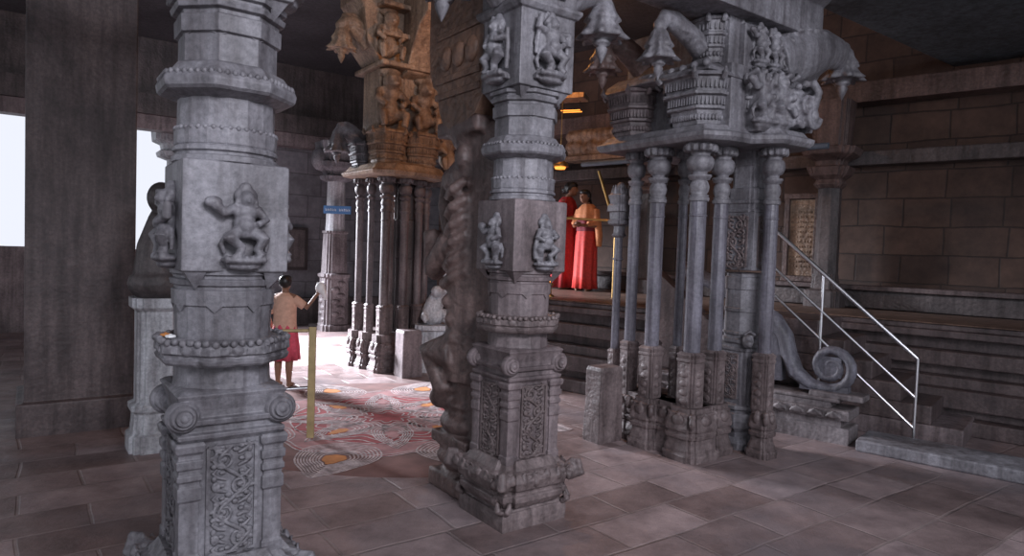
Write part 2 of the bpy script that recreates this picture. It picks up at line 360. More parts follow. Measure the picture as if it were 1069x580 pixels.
# ------------------------------------------------------------ the slender carved pillars
def carved_pillar(loc, label, mats, poses, rear=True):
    g, gc, up = mats
    t = thing('carved_pillar', label, 'pillar', loc, A36)
    m = MB(); m.stack(SQ, [(0, .225), (.06, .228), (.10, .222), (.10, .215), (.125, .20)]); m.obj('plinth', gc, t, bevel=.008)
    # base moulding with carved rim
    m = MB(); m.stack(NT, [(.11, .20), (.13, .235), (.165, .262), (.195, .265), (.205, .245), (.225, .25), (.235, .272), (.285, .285), (.325, .262), (.335, .235), (.36, .215), (.38, .20)])
    bm_ = m.obj('base_moulding', gc, t, bevel=.005)
    m = MB()
    for k in range(4):
        m.M = Matrix.Rotation(k * math.pi / 2, 4, 'Z')
        for i in range(13):
            x = -.24 + i * .04
            r_ = .018 + .008 * random.random()
            m.ell((x, -.268 - .008 * (i % 2), .285 + .018 * math.sin(i * 2.1)), (r_, .016, r_ * 1.25), 8, 6)
            if i % 2: m.tube([(x - .02, -.262, .31), (x, -.275, .335), (x + .022, -.262, .31)], .008, 6)
        for sx in (-1, 1):
            m.ell((sx * .235, -.235, .29), (.045, .045, .05)); m.tube([(sx * .23, -.23, .25), (sx * .285, -.285, .28), (sx * .27, -.27, .345), (sx * .235, -.235, .35)], [.03, .028, .022, .012], 8)
            m.tube([(sx * .20, -.215, .10), (sx * .212, -.25, .125), (sx * .19, -.245, .17)], [.02, .02, .012], 8)
    m.M = Matrix.Identity(4); m.obj('rim_carving', gc, bm_, remesh=.009, smooth_it=1)
    # square base block with corner pilasters
    m = MB(); m.box((0, 0, .585), (.172, .172, .235))
    for sx in (-1, 1):
        for sy in (-1, 1):
            m.stack(SQ, [(.36, .040), (.40, .040), (.405, .034), (.60, .034), (.61, .041), (.655, .041), (.66, .035), (.675, .035), (.68, .043), (.70, .043), (.705, .037), (.72, .037), (.725, .044), (.755, .046), (.76, .038), (.775, .038), (.785, .048), (.81, .052), (.82, .045)], (sx * .148, sy * .148))
    bb = m.obj('base_block', g, t, bevel=.003)
    p = scroll_panel('scroll_panel', .17, .39, .79, bb, (0, -.176, 0), 0, gc)
    for rz, l in ((-math.pi / 2, (-.176, 0, 0)), (math.pi / 2, (.176, 0, 0))):
        q = p.copy(); C.objects.link(q); q.location = l; q.rotation_euler.z = rz
    # cornice with volutes
    m = MB(); m.stack(SQ, [(.80, .165), (.815, .175), (.83, .188), (.845, .19), (.85, .172), (.875, .172), (.88, .192), (.90, .197), (.905, .178), (.93, .178), (.975, .188), (.99, .195), (1.0, .18), (1.005, .165)])
    co = m.obj('base_cornice', g, t, bevel=.004)
    v0 = None
    for sx in (-1, 1):
        for sy in (-1, 1):
            if v0 is None:
                m = MB(); m.M = Matrix.Rotation(R(90), 4, 'X')
                for r_, h_ in ((.058, .022), (.046, .034), (.030, .046)):
                    m.stack(RND, [(-h_, r_ * .85), (-h_ + .008, r_), (h_ - .008, r_), (h_, r_ * .85)], smooth=True)
                m.M = Matrix.Identity(4)
                m.tube([(0, 0, .05), (-.045, 0, .075), (-.09, 0, .055)], [.018, .014, .008], 8); m.ell((0, 0, 0), (.03, .055, .03))
                v0 = m.obj('corner_volute', g, co); o = v0
            else: o = v0.copy(); C.objects.link(o)
            o.location = (sx * .172, sy * .172, .915); o.rotation_euler.z = math.atan2(sy, sx)
            o.rotation_euler.z = 0 if sx > 0 else math.pi
    # lower shaft
    m = MB(); m.stack(HEX16, [(.98, .178), (1.02, .172), (1.10, .170), (1.10, .168), (1.25, .172), (1.305, .174), (1.31, .181), (1.365, .183), (1.37, .174), (1.38, .174), (1.385, .186), (1.405, .190), (1.41, .176), (1.42, .176), (1.425, .188), (1.445, .188), (1.45, .16)])
    scallops(m, .178, 1.312, 8, .03, .028)
    m.obj('lower_shaft', g, t, bevel=.002)
    m = MB(); m.stack(OCT, [(1.085, .178), (1.09, .215), (1.10, .224), (1.115, .229), (1.12, .222), (1.13, .222), (1.135, .231), (1.165, .229), (1.175, .215), (1.185, .175)])
    for i in range(8):
        a = math.pi / 4 * i
        m.M = Matrix.Rotation(a, 4, 'Z')
        for k in range(6): m.ell((.226, -.075 + k * .03, 1.175 + .004 * (k % 2)), (.014, .014, .014), 8, 6)
        m.ell((.218, .0, 1.15), (.02, .03, .024)); m.box((.229, .045, 1.148), (.006, .014, .012)); m.box((.229, -.045, 1.148), (.006, .014, .012))
    m.M = Matrix.Identity(4); m.obj('ring_moulding', gc, t, bevel=.002)
    # square block carrying reliefs, its corners tied to the shaft by triangles
    m = MB(); m.stack(SQ, [(1.435, .175), (1.44, .186), (1.835, .186), (1.84, .178)])
    sb = m.obj('relief_block', g, t, bevel=.004)
    def tri(z, dz):
        mm = MB()
        for k in range(4):
            mm.M = Matrix.Rotation(k * math.pi / 2, 4, 'Z')
            mm.add([(.10, .176, z), (.176, .10, z), (.176, .176, z), (.128, .128, z + dz)], [(0, 1, 3), (1, 2, 3), (2, 0, 3), (0, 2, 1)])
        return mm
    tri(1.437, -.07).obj('corner_leaf', g, sb)
    for (l, rz), ps in zip((((0, -.186, 1.485), 0), ((-.186, 0, 1.485), -math.pi / 2), ((.186, 0, 1.485), math.pi / 2)), poses):
        m = MB(); relief_dancer(m, .88, ps); m.v = [(x + .02, y, z) for x, y, z in m.v]; m.obj('relief_figure', up, sb, remesh=.0045, smooth_it=2, loc=l, rz=rz)
    # upper shaft
    m = MB(); m.stack(HEX16, [(1.83, .16), (1.84, .19), (1.86, .19), (1.865, .176), (1.875, .176), (1.88, .187), (1.895, .187), (1.90, .176), (1.905, .180), (1.96, .182), (1.965, .172), (2.09, .170)])
    for i in range(40): m.M = Matrix.Rotation(2 * math.pi * i / 40, 4, 'Z'); m.ell((.180, 0, 1.962), (.009, .010, .010), 6, 5)
    m.M = Matrix.Identity(4); m.obj('upper_shaft', up, t, bevel=.002)
    m = MB(); m.stack(OCT, [(2.07, .165), (2.09, .222), (2.10, .232), (2.125, .237), (2.145, .228), (2.15, .218), (2.19, .19), (2.20, .17)])
    for i in range(8):
        m.M = Matrix.Rotation(math.pi / 4 * i, 4, 'Z')
        for k in range(7): m.ell((.224, -.078 + k * .026, 2.148), (.012, .011, .013), 6, 5)
    m.M = Matrix.Identity(4); m.obj('ring_moulding', up, t, bevel=.003)
    m = MB(); m.stack(OCT, [(2.17, .165), (2.30, .165), (2.305, .178), (2.365, .180), (2.37, .170), (2.385, .170), (2.39, .188), (2.41, .194), (2.415, .180), (2.425, .180), (2.43, .196), (2.45, .196), (2.455, .16)])
    scallops(m, .170, 2.31, 8, .045, .022); m.obj('octagonal_neck', up, t, bevel=.002)
    # top block, ledges
    m = MB(); m.stack(SQ, [(2.455, .170), (2.46, .19), (2.87, .19), (2.875, .205), (2.90, .222), (2.92, .222), (2.925, .20), (2.94, .195), (3.30, .195), (3.31, .23), (3.36, .235)])
    tb = m.obj('top_block', up, t, bevel=.005)
    tri(2.46, -.075).obj('corner_leaf', up, tb)
    for (l, rz), ps in zip((((0, -.19, 2.53), 0), ((-.19, 0, 2.53), -math.pi / 2), ((.19, 0, 2.53), math.pi / 2)), (2, 1, 2)):
        m = MB(); relief_dancer(m, 1.08, ps)
        m.ell((-.03, -.02, .16), (.085, .014, .10)); m.box((0, -.012, -.02), (.1, .022, .014))
        m.tube([(-.1, -.02, .1), (-.09, -.03, .26), (-.03, -.03, .33)], .013, 8); m.tube([(.09, -.02, .02), (.11, -.03, .14), (.1, -.03, .24)], .014, 8)
        m.obj('relief_figure', up, tb, remesh=.005, smooth_it=2, loc=l, rz=rz)
    m = MB()
    for k in range(4):
        m.M = Matrix.Rotation(k * math.pi / 2, 4, 'Z'); m.box((0, -.20, 2.975), (.10, .02, .014)); m.box((0, -.20, 3.15), (.14, .012, .13)); m.ell((0, -.21, 3.15), (.09, .03, .10))
    m.M = Matrix.Identity(4); m.obj('ledge_carving', up, tb, bevel=.004)
    for sx in (1, -1):
        arm = bracket_arm(t, sx * .16, sx * .575, 0, 2.98, 3.16, up, .085)
        lotus_pendant(t, sx * .575, 0, 2.745, up)
    # corbel and rearing lion beast behind
    if rear:
        m = MB()
        m.loft([[(x, .17 + a, z) for x, z in ((-.19, 2.30 + b), (.19, 2.30 + b), (.19, 3.35), (-.19, 3.35))] for a, b in ((0, .16), (.08, .06), (.20, .02), (.38, 0), (.46, .04), (.51, .13), (.54, .26), (.60, .30), (.64, .38), (.66, .55))])
        for z in (2.52, 2.62, 2.90): m.box((0, .46, z), (.205, .26, .022))
        for y in (.30, .45, .60): m.ell((-.19, y, 2.75), (.035, .07, .08)); m.ell((.19, y, 2.75), (.035, .07, .08))
        m.obj('rear_corbel', stone('lamp tinted brown granite', (.22, .125, .085), (.085, .05, .036), carved=.3), t, bevel=.012)  # warm brown puts the shrine's orange lamp light into the corbel colour
        yali(t, G_BRWN, .47)
    return t

def yali(parent, mat, yc):
    """rearing lion-beast on hind legs, back to the pillar, facing local +y"""
    m = MB(); e, tb = m.ell, m.tube
    m.box((0, yc, .06), (.19, .22, .06)); e((0, yc, .22), (.21, .25, .11)); m.box((0, yc, .33), (.18, .21, .04)); e((0, yc + .0, .44), (.20, .24, .10)); e((0, yc, .56), (.17, .2, .06))
    tb([(0, yc - .02, .72), (0, yc - .02, .95), (0, yc - .03, 1.3), (0, yc + .0, 1.6), (0, yc + .0, 1.9)], [.20, .20, .20, .21, .17], 14)
    for s_ in (-1, 1):
        tb([(s_ * .10, yc - .02, .90), (s_ * .16, yc + .20, .86), (s_ * .15, yc + .08, .66), (s_ * .14, yc + .17, .56)], [.16, .13, .09, .08], 10)
        tb([(s_ * .12, yc + .08, 1.60), (s_ * .17, yc + .24, 1.42), (s_ * .13, yc + .34, 1.58), (s_ * .12, yc + .37, 1.66)], [.11, .085, .065, .07], 10)
        e((s_ * .10, yc + .13, 2.06), (.04, .045, .045)); e((s_ * .15, yc - .02, 2.12), (.04, .06, .08))
        for i in range(6): tb([(s_ * .15, yc - .08 - .01 * i, 1.98 - i * .11), (s_ * .22, yc - .04, 1.92 - i * .11), (s_ * .19, yc + .06, 1.87 - i * .11)], .035, 6)
        for i in range(4): e((s_ * .20, yc - .05 + .04 * i, 1.0 + .11 * i), (.03, .035, .04))
    e((0, yc + .04, 2.02), (.17, .19, .17)); tb([(0, yc + .12, 2.04), (0, yc + .28, 2.0), (0, yc + .38, 2.04)], [.13, .11, .06], 10)
    tb([(0, yc + .10, 1.90), (0, yc + .26, 1.86)], [.10, .07], 8); tb([(0, yc + .36, 2.05), (0, yc + .43, 1.85), (0, yc + .36, 1.62)], [.06, .05, .04], 8)
    e((0, yc, 2.24), (.18, .2, .10)); m.box((0, yc, 2.31), (.19, .24, .05))
    m.box((0, .30, 1.2), (.12, .18, 1.12))
    return m.obj('rearing_beast', mat, parent, remesh=.016, smooth_it=2)

carved_pillar((-1.125, 2.62, 0), 'large grey granite pillar nearest the viewer on the left, hooded dancer on its block', (G_GREY, G_CARV, G_GREY), (0, 2, 1), rear=False)
carved_pillar((.045, 3.93, 0), 'mauve-grey carved granite pillar standing free in the middle of the floor', (G_MID, G_LOWB, G_GREY), (1, 0, 2))

# ------------------------------------------------------------ composite pillars with colonnettes
def colonnette(parent, x, y, r, mat, matc, zped=.40, ztop=2.42, short=False, pr=None, zs=1.0):
    k = r / .064; pr = pr or .086 * k
    m = MB(); m.stack(HEX16, [(.36, r * 1.1), (.80, r * 1.1), (.82, r), (1.86, r), (1.865, r * 1.08), (1.875, r * 1.08), (1.88, r), (1.99, r), (2.0, r * 1.15)] if not short else [(.36, r), (.9, r), (1.5, r * .95), (1.505, r * 1.3), (1.52, r * 1.3), (1.525, r), (1.72, r)], (x, y))
    root = m.obj('colonnette', G_POL if mat is G_GREY else mat, parent)
    m = MB(); m.stack(NT, [(.36, pr * .9), (.38, pr), (.74, pr), (.75, pr * 1.08), (.765, pr * 1.08), (.77, pr * .98), (.80, pr * 1.1), (.82, pr * .8)] if not short else [(.36, pr), (.68, pr), (.70, pr * 1.15), (.72, pr * .8)], (x, y))
    for z in (.44, .51, .58, .65):
        for sx, sy in ((0, -1), (-1, 0), (1, 0)):
            m.ell((x + sx * pr, y + sy * pr, z), (pr * (.45 if sx == 0 else .12), pr * (.45 if sy == 0 else .12), .026), 8, 6)
    m.obj('pedestal', matc, root, bevel=.002)
    m = MB()
    if not short:
        m.stack(RND, [(1.98, r * 1.2), (2.0, r * 1.28), (2.012, r * 1.2), (2.016, r * .98), (2.024, r * 1.22), (2.034, r * .95), (2.06, r * 1.15), (2.09, r * 1.22), (2.12, r * 1.08), (2.14, r * .9), (2.145, r * 1.25), (2.16, r * 1.3), (2.165, r * 1.42), (2.18, r * 1.42), (2.185, r * .85), (2.205, r * .9),
                      (2.215, r * 1.3), (2.24, r * 1.55), (2.27, r * 1.66), (2.30, r * 1.6), (2.32, r * 1.35), (2.325, r * 1.1), (2.345, r * 1.15), (2.36, r * 1.6), (2.375, r * 1.8)], (x, y), True)
        n = 48; secs = []
        for z, a, b in ((2.352, 1.4, .5), (2.36, 1.65, .45), (2.385, 1.8, .35), (2.40, 1.9, .22), (2.42, 1.9, 0)):
            secs.append([(x + r * (a + b * abs(math.sin(6 * t))) * math.cos(t), y + r * (a + b * abs(math.sin(6 * t))) * math.sin(t), z) for t in [2 * math.pi * i / n for i in range(n)]])
        m.loft(secs)
    else:
        m.stack(NT, [(1.70, r), (1.72, r * 1.6), (1.74, r * 1.2), (1.80, r * 1.2), (1.82, r * 2.4), (1.85, r * 2.6), (1.86, r * 2.1), (1.92, r * 2.2), (1.93, r * 2.8), (1.98, r * 2.6), (2.0, r * 2.1), (2.05, r * 2.5), (2.07, r * 2.7), (2.09, r * 1.9), (2.13, r * 1.7)], (x, y))
        for a in range(8): m.tube([(x + r * 2.1 * math.cos(a * .785), y + r * 2.1 * math.sin(a * .785), 2.08), (x + r * 1.9 * math.cos(a * .785), y + r * 1.9 * math.sin(a * .785), 2.16)], [r * .55, r * .1], 6)
        m.ell((x, y, 2.14), (r * 1.2, r * 1.2, r * 1.4))
    m.obj('capital' if not short else 'finial', mat, root, bevel=0)
    return root
def flared_cap(parent, x, y, hx, hy, z0, z1, mat, rot=0, ribs=2):
    """boat-shaped capital: faceted, widening upwards, with bands of little uprights"""
    shp = [(-1, -.55), (-.55, -1), (.55, -1), (1, -.55), (1, .55), (.55, 1), (-.55, 1), (-1, .55)]
    h = z1 - z0; m = MB()
    def sec(z, k): return [(x + px * hx * k, y + py * hy * k, z) for px, py in shp]
    pr = [(0, .66), (.05, .70), (.30, .76), (.32, .84), (.37, .85), (.39, .78), (.55, .84), (.57, .93), (.62, .94), (.64, .86), (.88, .94), (.90, 1.04), (.97, 1.0), (1.0, .8)]
    m.loft([sec(z0 + h * a, k) for a, k in pr])
    for a0, k in ((.47, .83), (.76, .915), (.18, .745)):
        for i in range(8):
            p, q = Vector(shp[i]), Vector(shp[(i + 1) % 8]); L = max(2, int((q - p).length * hx / .035))
            for j in range(L):
                w = p.lerp(q, (j + .5) / L) * k
                if a0 == .18: m.ell((x + w.x * hx * 1.0, y + w.y * hy * 1.0, z0 + h * a0), (.016, .016, h * .06), 6, 5)
                else: m.box((x + w.x * hx, y + w.y * hy, z0 + h * a0), (.007, .007, h * .075), math.atan2(q.y - p.y, q.x - p.x))
    for i in range(8):
        w = Vector(shp[i]) * 1.03; m.tube([(x + w.x * hx * .96, y + w.y * hy * .96, z0 + h * .86), (x + w.x * hx * 1.05, y + w.y * hy * 1.05, z0 + h * .93), (x + w.x * hx * 1.04, y + w.y * hy * 1.04, z0 + h * 1.03)], [.025, .022, .008], 6)
    return m.obj('flared_capital', mat, parent, bevel=.003)
def group_base(parent, boxes, mat, zt=.40):
    m = MB()
    for x, y, hx, hy in boxes:
        for prof in ([(0, 1.12), (.045, 1.14), (.06, 1.08), (.065, 1.02), (.085, 1.02), (.13, .90), (.165, .88), (.17, 1.0), (.20, 1.03), (.205, .94), (.225, .94), (.23, 1.04), (.25, 1.05), (.30, .98), (.335, .90), (.36, .92), (.365, .8), (zt, .78)],):
            m.loft([[(x + px * (hx + (k - 1) * .13), y + py * (hy + (k - 1) * .13), z) for px, py in NT] for z, k in prof])
        for sx, sy in ((0, -1), (-1, 0), (1, 0), (-1, -1)):
            m.ell((x + sx * hx * .95, y + sy * hy * .95, .31), (hx * .4 if sx == 0 else .025, hy * .4 if sy == 0 else .025, .045), 10, 6)
            m.ell((x + sx * hx * .85, y + sy * hy * .85, .345), (.028, .028, .03), 8, 6)
    n = int(boxes[0][2] * 0) 
    return m.obj('moulded_base', mat, parent, bevel=.004)

def cluster():
    t = thing('composite_pillar', 'wide grey granite pillar fronted by a row of slender colonnettes, right of centre', 'pillar', (1.955, 5.5, 0), A36)
    g, gc = G_GREY, G_LOWB
    cols = [(-.606, .74, .047, False), (-.663, .44, .058, False), (-.465, .34, .036, False), (-.638, .05, .063, False), (-.36, .05, .055, False), (-.107, -.231, .052, False), (-.40, .66, .045, False)]
    group_base(t, [(-.575, .95, .095, .09), (-.60, .74, .11, .11), (-.65, .43, .14, .13), (-.62, .24, .10, .12), (-.62, .04, .17, .15), (-.36, .04, .13, .12), (-.42, .6, .16, .3), (-.575, .48, .125, .52), (-.50, .05, .24, .11)], gc)
    group_base(t, [(-.10, -.24, .085, .085)], gc)
    for c in cols: colonnette(t, c[0], c[1], c[2], g, gc)
    colonnette(t, -.575, .95, .034, g, gc, short=True)
    # main shaft
    x, y = .0, .04
    m = MB()
    m.stack(NT, [(0, .14), (.05, .15), (.10, .12)], (x, y)); 
    m.stack(OCT, [(.08, .12), (.14, .135), (.18, .17), (.24, .19), (.30, .19), (.32, .16), (.335, .18), (.36, .18), (.38, .15)], (x, y))
    m.stack(NT, [(.36, .145), (.80, .145), (.81, .155), (.83, .155), (.835, .14), (.87, .14)], (x, y))
    m.stack(OCT, [(.86, .145), (.875, .158), (.905, .158), (.91, .145), (.93, .145), (.94, .158), (.955, .158), (.96, .148), (1.12, .148), (1.125, .155), (1.15, .155), (1.155, .148), (1.30, .148), (1.305, .155), (1.40, .158), (1.41, .145), (1.43, .145), (1.44, .16)], (x, y))
    m.stack(SQ, [(1.46, .155), (1.465, .160), (1.92, .160), (1.925, .15)], (x, y))
    m.stack(NT, [(1.92, .155), (1.93, .165), (1.95, .165), (1.955, .15), (1.99, .15), (2.0, .16), (2.02, .16), (2.03, .14), (2.12, .14), (2.13, .115), (2.30, .115), (2.31, .125), (2.48, .125)], (x, y))
    ms = m.obj('main_shaft', g, t, bevel=.003)
    scroll_panel('scroll_panel', .20, 1.49, 1.89, ms, (x, y - .164, 0), 0, gc)
    scroll_panel('scroll_panel', .20, 1.49, 1.89, ms, (x - .164, y, 0), -math.pi / 2, gc)
    scroll_panel('scroll_panel', .12, .42, .78, ms, (x, y - .15, 0), 0, gc, 4); scroll_panel('scroll_panel', .12, .42, .78, ms, (x - .15, y, 0), -math.pi / 2, gc, 4)
    m = MB()
    for dx, dy in ((-.15, -.15), ): m.ell((x + dx, y + dy, .90), (.045, .045, .06)); m.ell((x + dx - .03, y + dy - .03, .88), (.03, .03, .03)); m.tube([(x + dx - .06, y + dy, .95), (x + dx - .03, y + dy - .03, .98), (x + dx + .02, y + dy - .05, .95)], .015, 6)
    m.obj('mask_boss', g, ms, remesh=.006, smooth_it=1)
    # cornice
    P = [(-.80, 1.0), (-.80, -.10), (-.62, -.20), (-.40, -.22), (-.26, -.40), (.08, -.42), (.20, -.30), (.25, .2), (.25, 1.0)]
    cx, cy = -.28, .3
    m = MB(); m.loft([[(cx + (px - cx) * k, cy + (py - cy) * k, z) for px, py in P] for z, k in ((2.415, .90), (2.42, .99), (2.45, 1.03), (2.48, 1.035), (2.50, .97), (2.54, .93), (2.56, .80))])
    m.obj('cornice', g, t, bevel=.006)
    flared_cap(t, -.50, .12, .36, .30, 2.53, 2.93, g)
    flared_cap(t, -.24, -.08, .22, .22, 2.53, 2.92, g)
    flared_cap(t, -.56, .78, .28, .24, 2.53, 2.93, G_MID)
    flared_cap(t, -.54, .06, .18, .17, 3.02, 3.36, g)
    # roof-like slab between tiers
    m = MB(); m.loft([[(x_, y_, z) for x_, y_ in ((-.80 + k, -.12 + k), (-.3, -.16 + k), (.0, -.28 + k), (.22 - k, -.1), (.22 - k, .95), (-.80 + k, .95))] for z, k in ((2.90, .10), (2.93, .0), (2.96, .01), (3.04, .13))])
    for i in range(9): m.ell((-.78 + .012 * i, -.08 + i * .12, 2.98), (.035, .03, .035))
    m.obj('tier_slab', g, t, bevel=.006)
    m = MB(); m.box((-.25, .40, 3.20), (.33, .52, .20)); m.box((-.25, .40, 2.75), (.36, .58, .25)); m.obj('entablature_core', g, t, bevel=.008)
    # carved makara head and figures on the right
    m = MB(); e = m.ell
    e((-.12, -.20, 2.68), (.17, .13, .16)); e((-.02, -.30, 2.72), (.12, .10, .15)); e((.10, -.28, 2.78), (.10, .09, .12))
    e((-.20, -.28, 2.62), (.05, .06, .09)); m.box((-.2, -.12, 2.72), (.18, .16, .2))
    for i in range(9):
        a = i * .7; m.tube([(-.02 + .11 * math.cos(a), -.36, 2.74 + .13 * math.sin(a)), (.01 + .15 * math.cos(a + .3), -.38, 2.74 + .17 * math.sin(a + .3))], [.03, .016], 8)
    for i in range(6): m.tube([(.10, -.30 + .02 * i, 2.58 + .06 * i), (.20, -.28 + .03 * i, 2.62 + .06 * i), (.24, -.22, 2.70 + .05 * i)], [.035, .03, .012], 8)
    spiral(m, -.02, 2.72, .08, 1.5, 1, -.40, .02)
    for px_, py_, q_ in ((-.33, -.24, 0), (-.17, -.27, 2)): m.M = Matrix.Translation((px_, py_, 2.59)); relief_dancer(m, 1.15, q_)
    m.M = Matrix.Identity(4)
    for i in range(6): m.tube([(-.42 + i * .07, -.20 - .02 * i, 2.90), (-.40 + i * .07, -.27 - .015 * i, 2.935), (-.37 + i * .07, -.21 - .02 * i, 2.96)], .018, 8)
    for i in range(5): m.tube([(.02 + i * .035, -.40 + i * .02, 2.90), (.04 + i * .04, -.44 + i * .03, 2.82 - i * .02), (.05 + i * .045, -.40 + i * .03, 2.70 - i * .03)], [.03, .028, .018], 8)
    m.box((-.02, -.12, 2.74), (.22, .14, .20)); spiral(m, .06, 2.66, .085, 1.6, -1, -.40, .022); spiral(m, .12, 2.84, .06, 1.3, 1, -.36, .02)
    m.v = [((x + .1) * 1.12 - .1, (y + .2) * 1.15 - .2, (z - 2.55) * 1.08 + 2.54) for x, y, z in m.v]
    m.obj('makara_head', g, t, remesh=.011, smooth_it=1)
    m = MB(); m.M = Matrix.Translation((-.32, -.19, 3.04)); relief_dancer(m, .95, 0); m.M = Matrix.Translation((-.14, -.19, 3.04)); relief_dancer(m, .95, 2); m.M = Matrix.Identity(4)
    m.box((-.22, -.08, 3.16), (.24, .09, .16)); m.M = Matrix.Translation((.06, -.19, 3.04)); relief_dancer(m, .95, 1); m.M = Matrix.Identity(4); e((-.44, -.14, 3.12), (.04, .04, .12))
    m.obj('figure_frieze', g, t, remesh=.007, smooth_it=1)
    # big bracket to the right
    m = MB()
    m.tube([(-.02, -.12, 3.10), (.20, -.14, 3.17), (.42, -.16, 3.26), (.62, -.17, 3.33), (.80, -.18, 3.33), (.92, -.18, 3.26)], [.22, .23, .21, .17, .14, .10], 16, flat=.7)
    m.tube([(.0, -.12, 2.98), (.22, -.14, 2.95), (.42, -.16, 3.02), (.55, -.16, 3.16), (.68, -.17, 3.22)], [.06, .06, .06, .05, .03], 10)
    m.tube([(.2, -.24, 3.20), (.34, -.26, 3.12), (.46, -.26, 3.2), (.38, -.26, 3.28), (.3, -.26, 3.22)], [.03, .03, .03, .025, .02], 8)
    for i in range(7): m.ell((.15 + i * .11, -.18, 3.37 + .05 * math.sin(i * .6)), (.06, .10, .035))
    m.tube([(.92, -.18, 3.30), (1.06, -.18, 3.26), (1.14, -.18, 3.20)], [.05, .035, .015], 8); m.tube([(.80, -.18, 3.42), (.95, -.18, 3.42), (1.06, -.18, 3.36)], [.05, .04, .02], 8)
    m.obj('bracket_arm', g, t, remesh=.012, smooth_it=2)
    lotus_pendant(t, .93, -.18, 2.96, g, 1.12)
    bracket_arm(t, -.66, -1.12, .08, 3.12, 3.27, g, .062); lotus_pendant(t, -1.12, .08, 2.82, G_PALE if False else g, .92)
    bracket_arm(t, -.66, -1.10, .68, 3.10, 3.26, G_BRWN, .075); lotus_pendant(t, -1.10, .68, 2.86, G_BRWN, .9)
    return t
cluster()

def far_composite():
    t = thing('composite_pillar', 'dark colonnetted pillar with ochre carved top, left of the middle pillar and farther off', 'pillar', (-1.45, 8.75, 0), A36)
    g, gc = stone('dark mauve granite', (.20, .165, .17), (.075, .06, .062)), G_LOWB
    group_base(t, [(-.46, .30, .13, .13), (-.42, .05, .13, .12), (-.36, -.28, .15, .14), (-.05, -.22, .17, .15), (.2, -.12, .14, .14), (0, .15, .36, .30)], gc, .46)
    for i, (x, y, r) in enumerate(((-.46, .30, .044), (-.42, .04, .038), (-.36, -.26, .054), (-.10, -.26, .05), (.13, -.2, .046), (.30, -.08, .04), (-.22, -.12, .034))): colonnette(t, x, y, r, g, gc)
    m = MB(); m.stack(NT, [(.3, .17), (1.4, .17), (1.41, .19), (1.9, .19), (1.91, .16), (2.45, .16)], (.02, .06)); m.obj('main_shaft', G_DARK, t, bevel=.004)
    P = [(-.66, .45), (-.62, -.42), (-.40, -.56), (.05, -.50), (.42, -.38), (.5, .4)]
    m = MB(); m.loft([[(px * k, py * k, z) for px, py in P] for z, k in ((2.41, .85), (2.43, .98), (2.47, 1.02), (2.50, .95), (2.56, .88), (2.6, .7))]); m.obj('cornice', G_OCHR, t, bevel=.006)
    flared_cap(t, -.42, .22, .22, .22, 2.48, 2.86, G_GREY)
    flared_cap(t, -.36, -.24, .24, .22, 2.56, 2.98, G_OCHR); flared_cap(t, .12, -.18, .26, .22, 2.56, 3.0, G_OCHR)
    # crouching figures, then stepped corbels rising to the ceiling
    m = MB(); e = m.ell
    for x, y, z, s in ((-.38, -.28, 3.05, 1.0), (.1, -.26, 3.05, .95), (-.42, -.30, 3.85, .85), (.42, -.05, 3.0, 1.05), (.48, .3, 3.0, 1.0), (.30, -.2, 3.6, .95), (.55, -.15, 2.62, .8)):
        e((x, y, z + .15 * s), (.15 * s, .14 * s, .17 * s)); e((x, y - .03, z + .36 * s), (.12 * s, .11 * s, .10 * s)); e((x, y - .1, z + .50 * s), (.12 * s, .11 * s, .12 * s))
        e((x, y - .2 * s, z + .46 * s), (.06 * s, .06 * s, .035 * s)); e((x, y - .02, z + .62 * s), (.15 * s, .13 * s, .05 * s))
        for sg in (-1, 1):
            m.tube([(x + sg * .12 * s, y - .02, z + .4 * s), (x + sg * .2 * s, y - .12, z + .28 * s), (x + sg * .1 * s, y - .18 * s, z + .2 * s)], [.055 * s, .045 * s, .04 * s], 8)
            m.tube([(x + sg * .08 * s, y - .05, z + .1 * s), (x + sg * .16 * s, y - .2 * s, z + .1 * s), (x + sg * .13 * s, y - .2 * s, z - .05)], [.07 * s, .055 * s, .045 * s], 8)
            e((x + sg * .05 * s, y - .19 * s, z + .53 * s), .028 * s)
    m.box((-.15, 0, 3.4), (.33, .24, .9)); m.box((.15, 0, 3.05), (.40, .25, .25))
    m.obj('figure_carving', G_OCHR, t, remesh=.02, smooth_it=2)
    m = MB()
    m.loft([[(x, y, z) for y, z in ((-.25, 2.95 + b), (.25, 2.95 + b), (.25, 4.9), (-.25, 4.9))] for x, b in ((-.15, 0), (.45, .0), (.62, .12), (.70, .3), (.8, .9), (.84, 1.1))])
    m.loft([[(x, y, z) for y, z in ((-.28, 3.7 + b), (.28, 3.7 + b), (.28, 4.9), (-.28, 4.9))] for x, b in ((.1, 0), (-.5, .1), (-.66, .3), (-.72, .7), (-.8, .8))])
    m.loft([[(x, -.1 - a, z) for x, z in ((-.2, 3.6 + b), (.25, 3.6 + b), (.25, 4.9), (-.2, 4.9))] for a, b in ((0, 0), (.30, .1), (.42, .35), (.6, .6), (.8, .72))])
    for z in (3.75, 4.1, 4.45): m.box((.1, -.05, z), (.66, .42, .03))
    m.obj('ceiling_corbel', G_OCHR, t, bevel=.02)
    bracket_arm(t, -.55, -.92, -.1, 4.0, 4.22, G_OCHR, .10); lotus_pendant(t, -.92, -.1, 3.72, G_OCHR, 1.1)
    bracket_arm(t, -.5, -.82, .22, 2.85, 3.0, G_GREY, .08); lotus_pendant(t, -.82, .22, 2.56, G_GREY, 1.0)
    return t
far_composite()

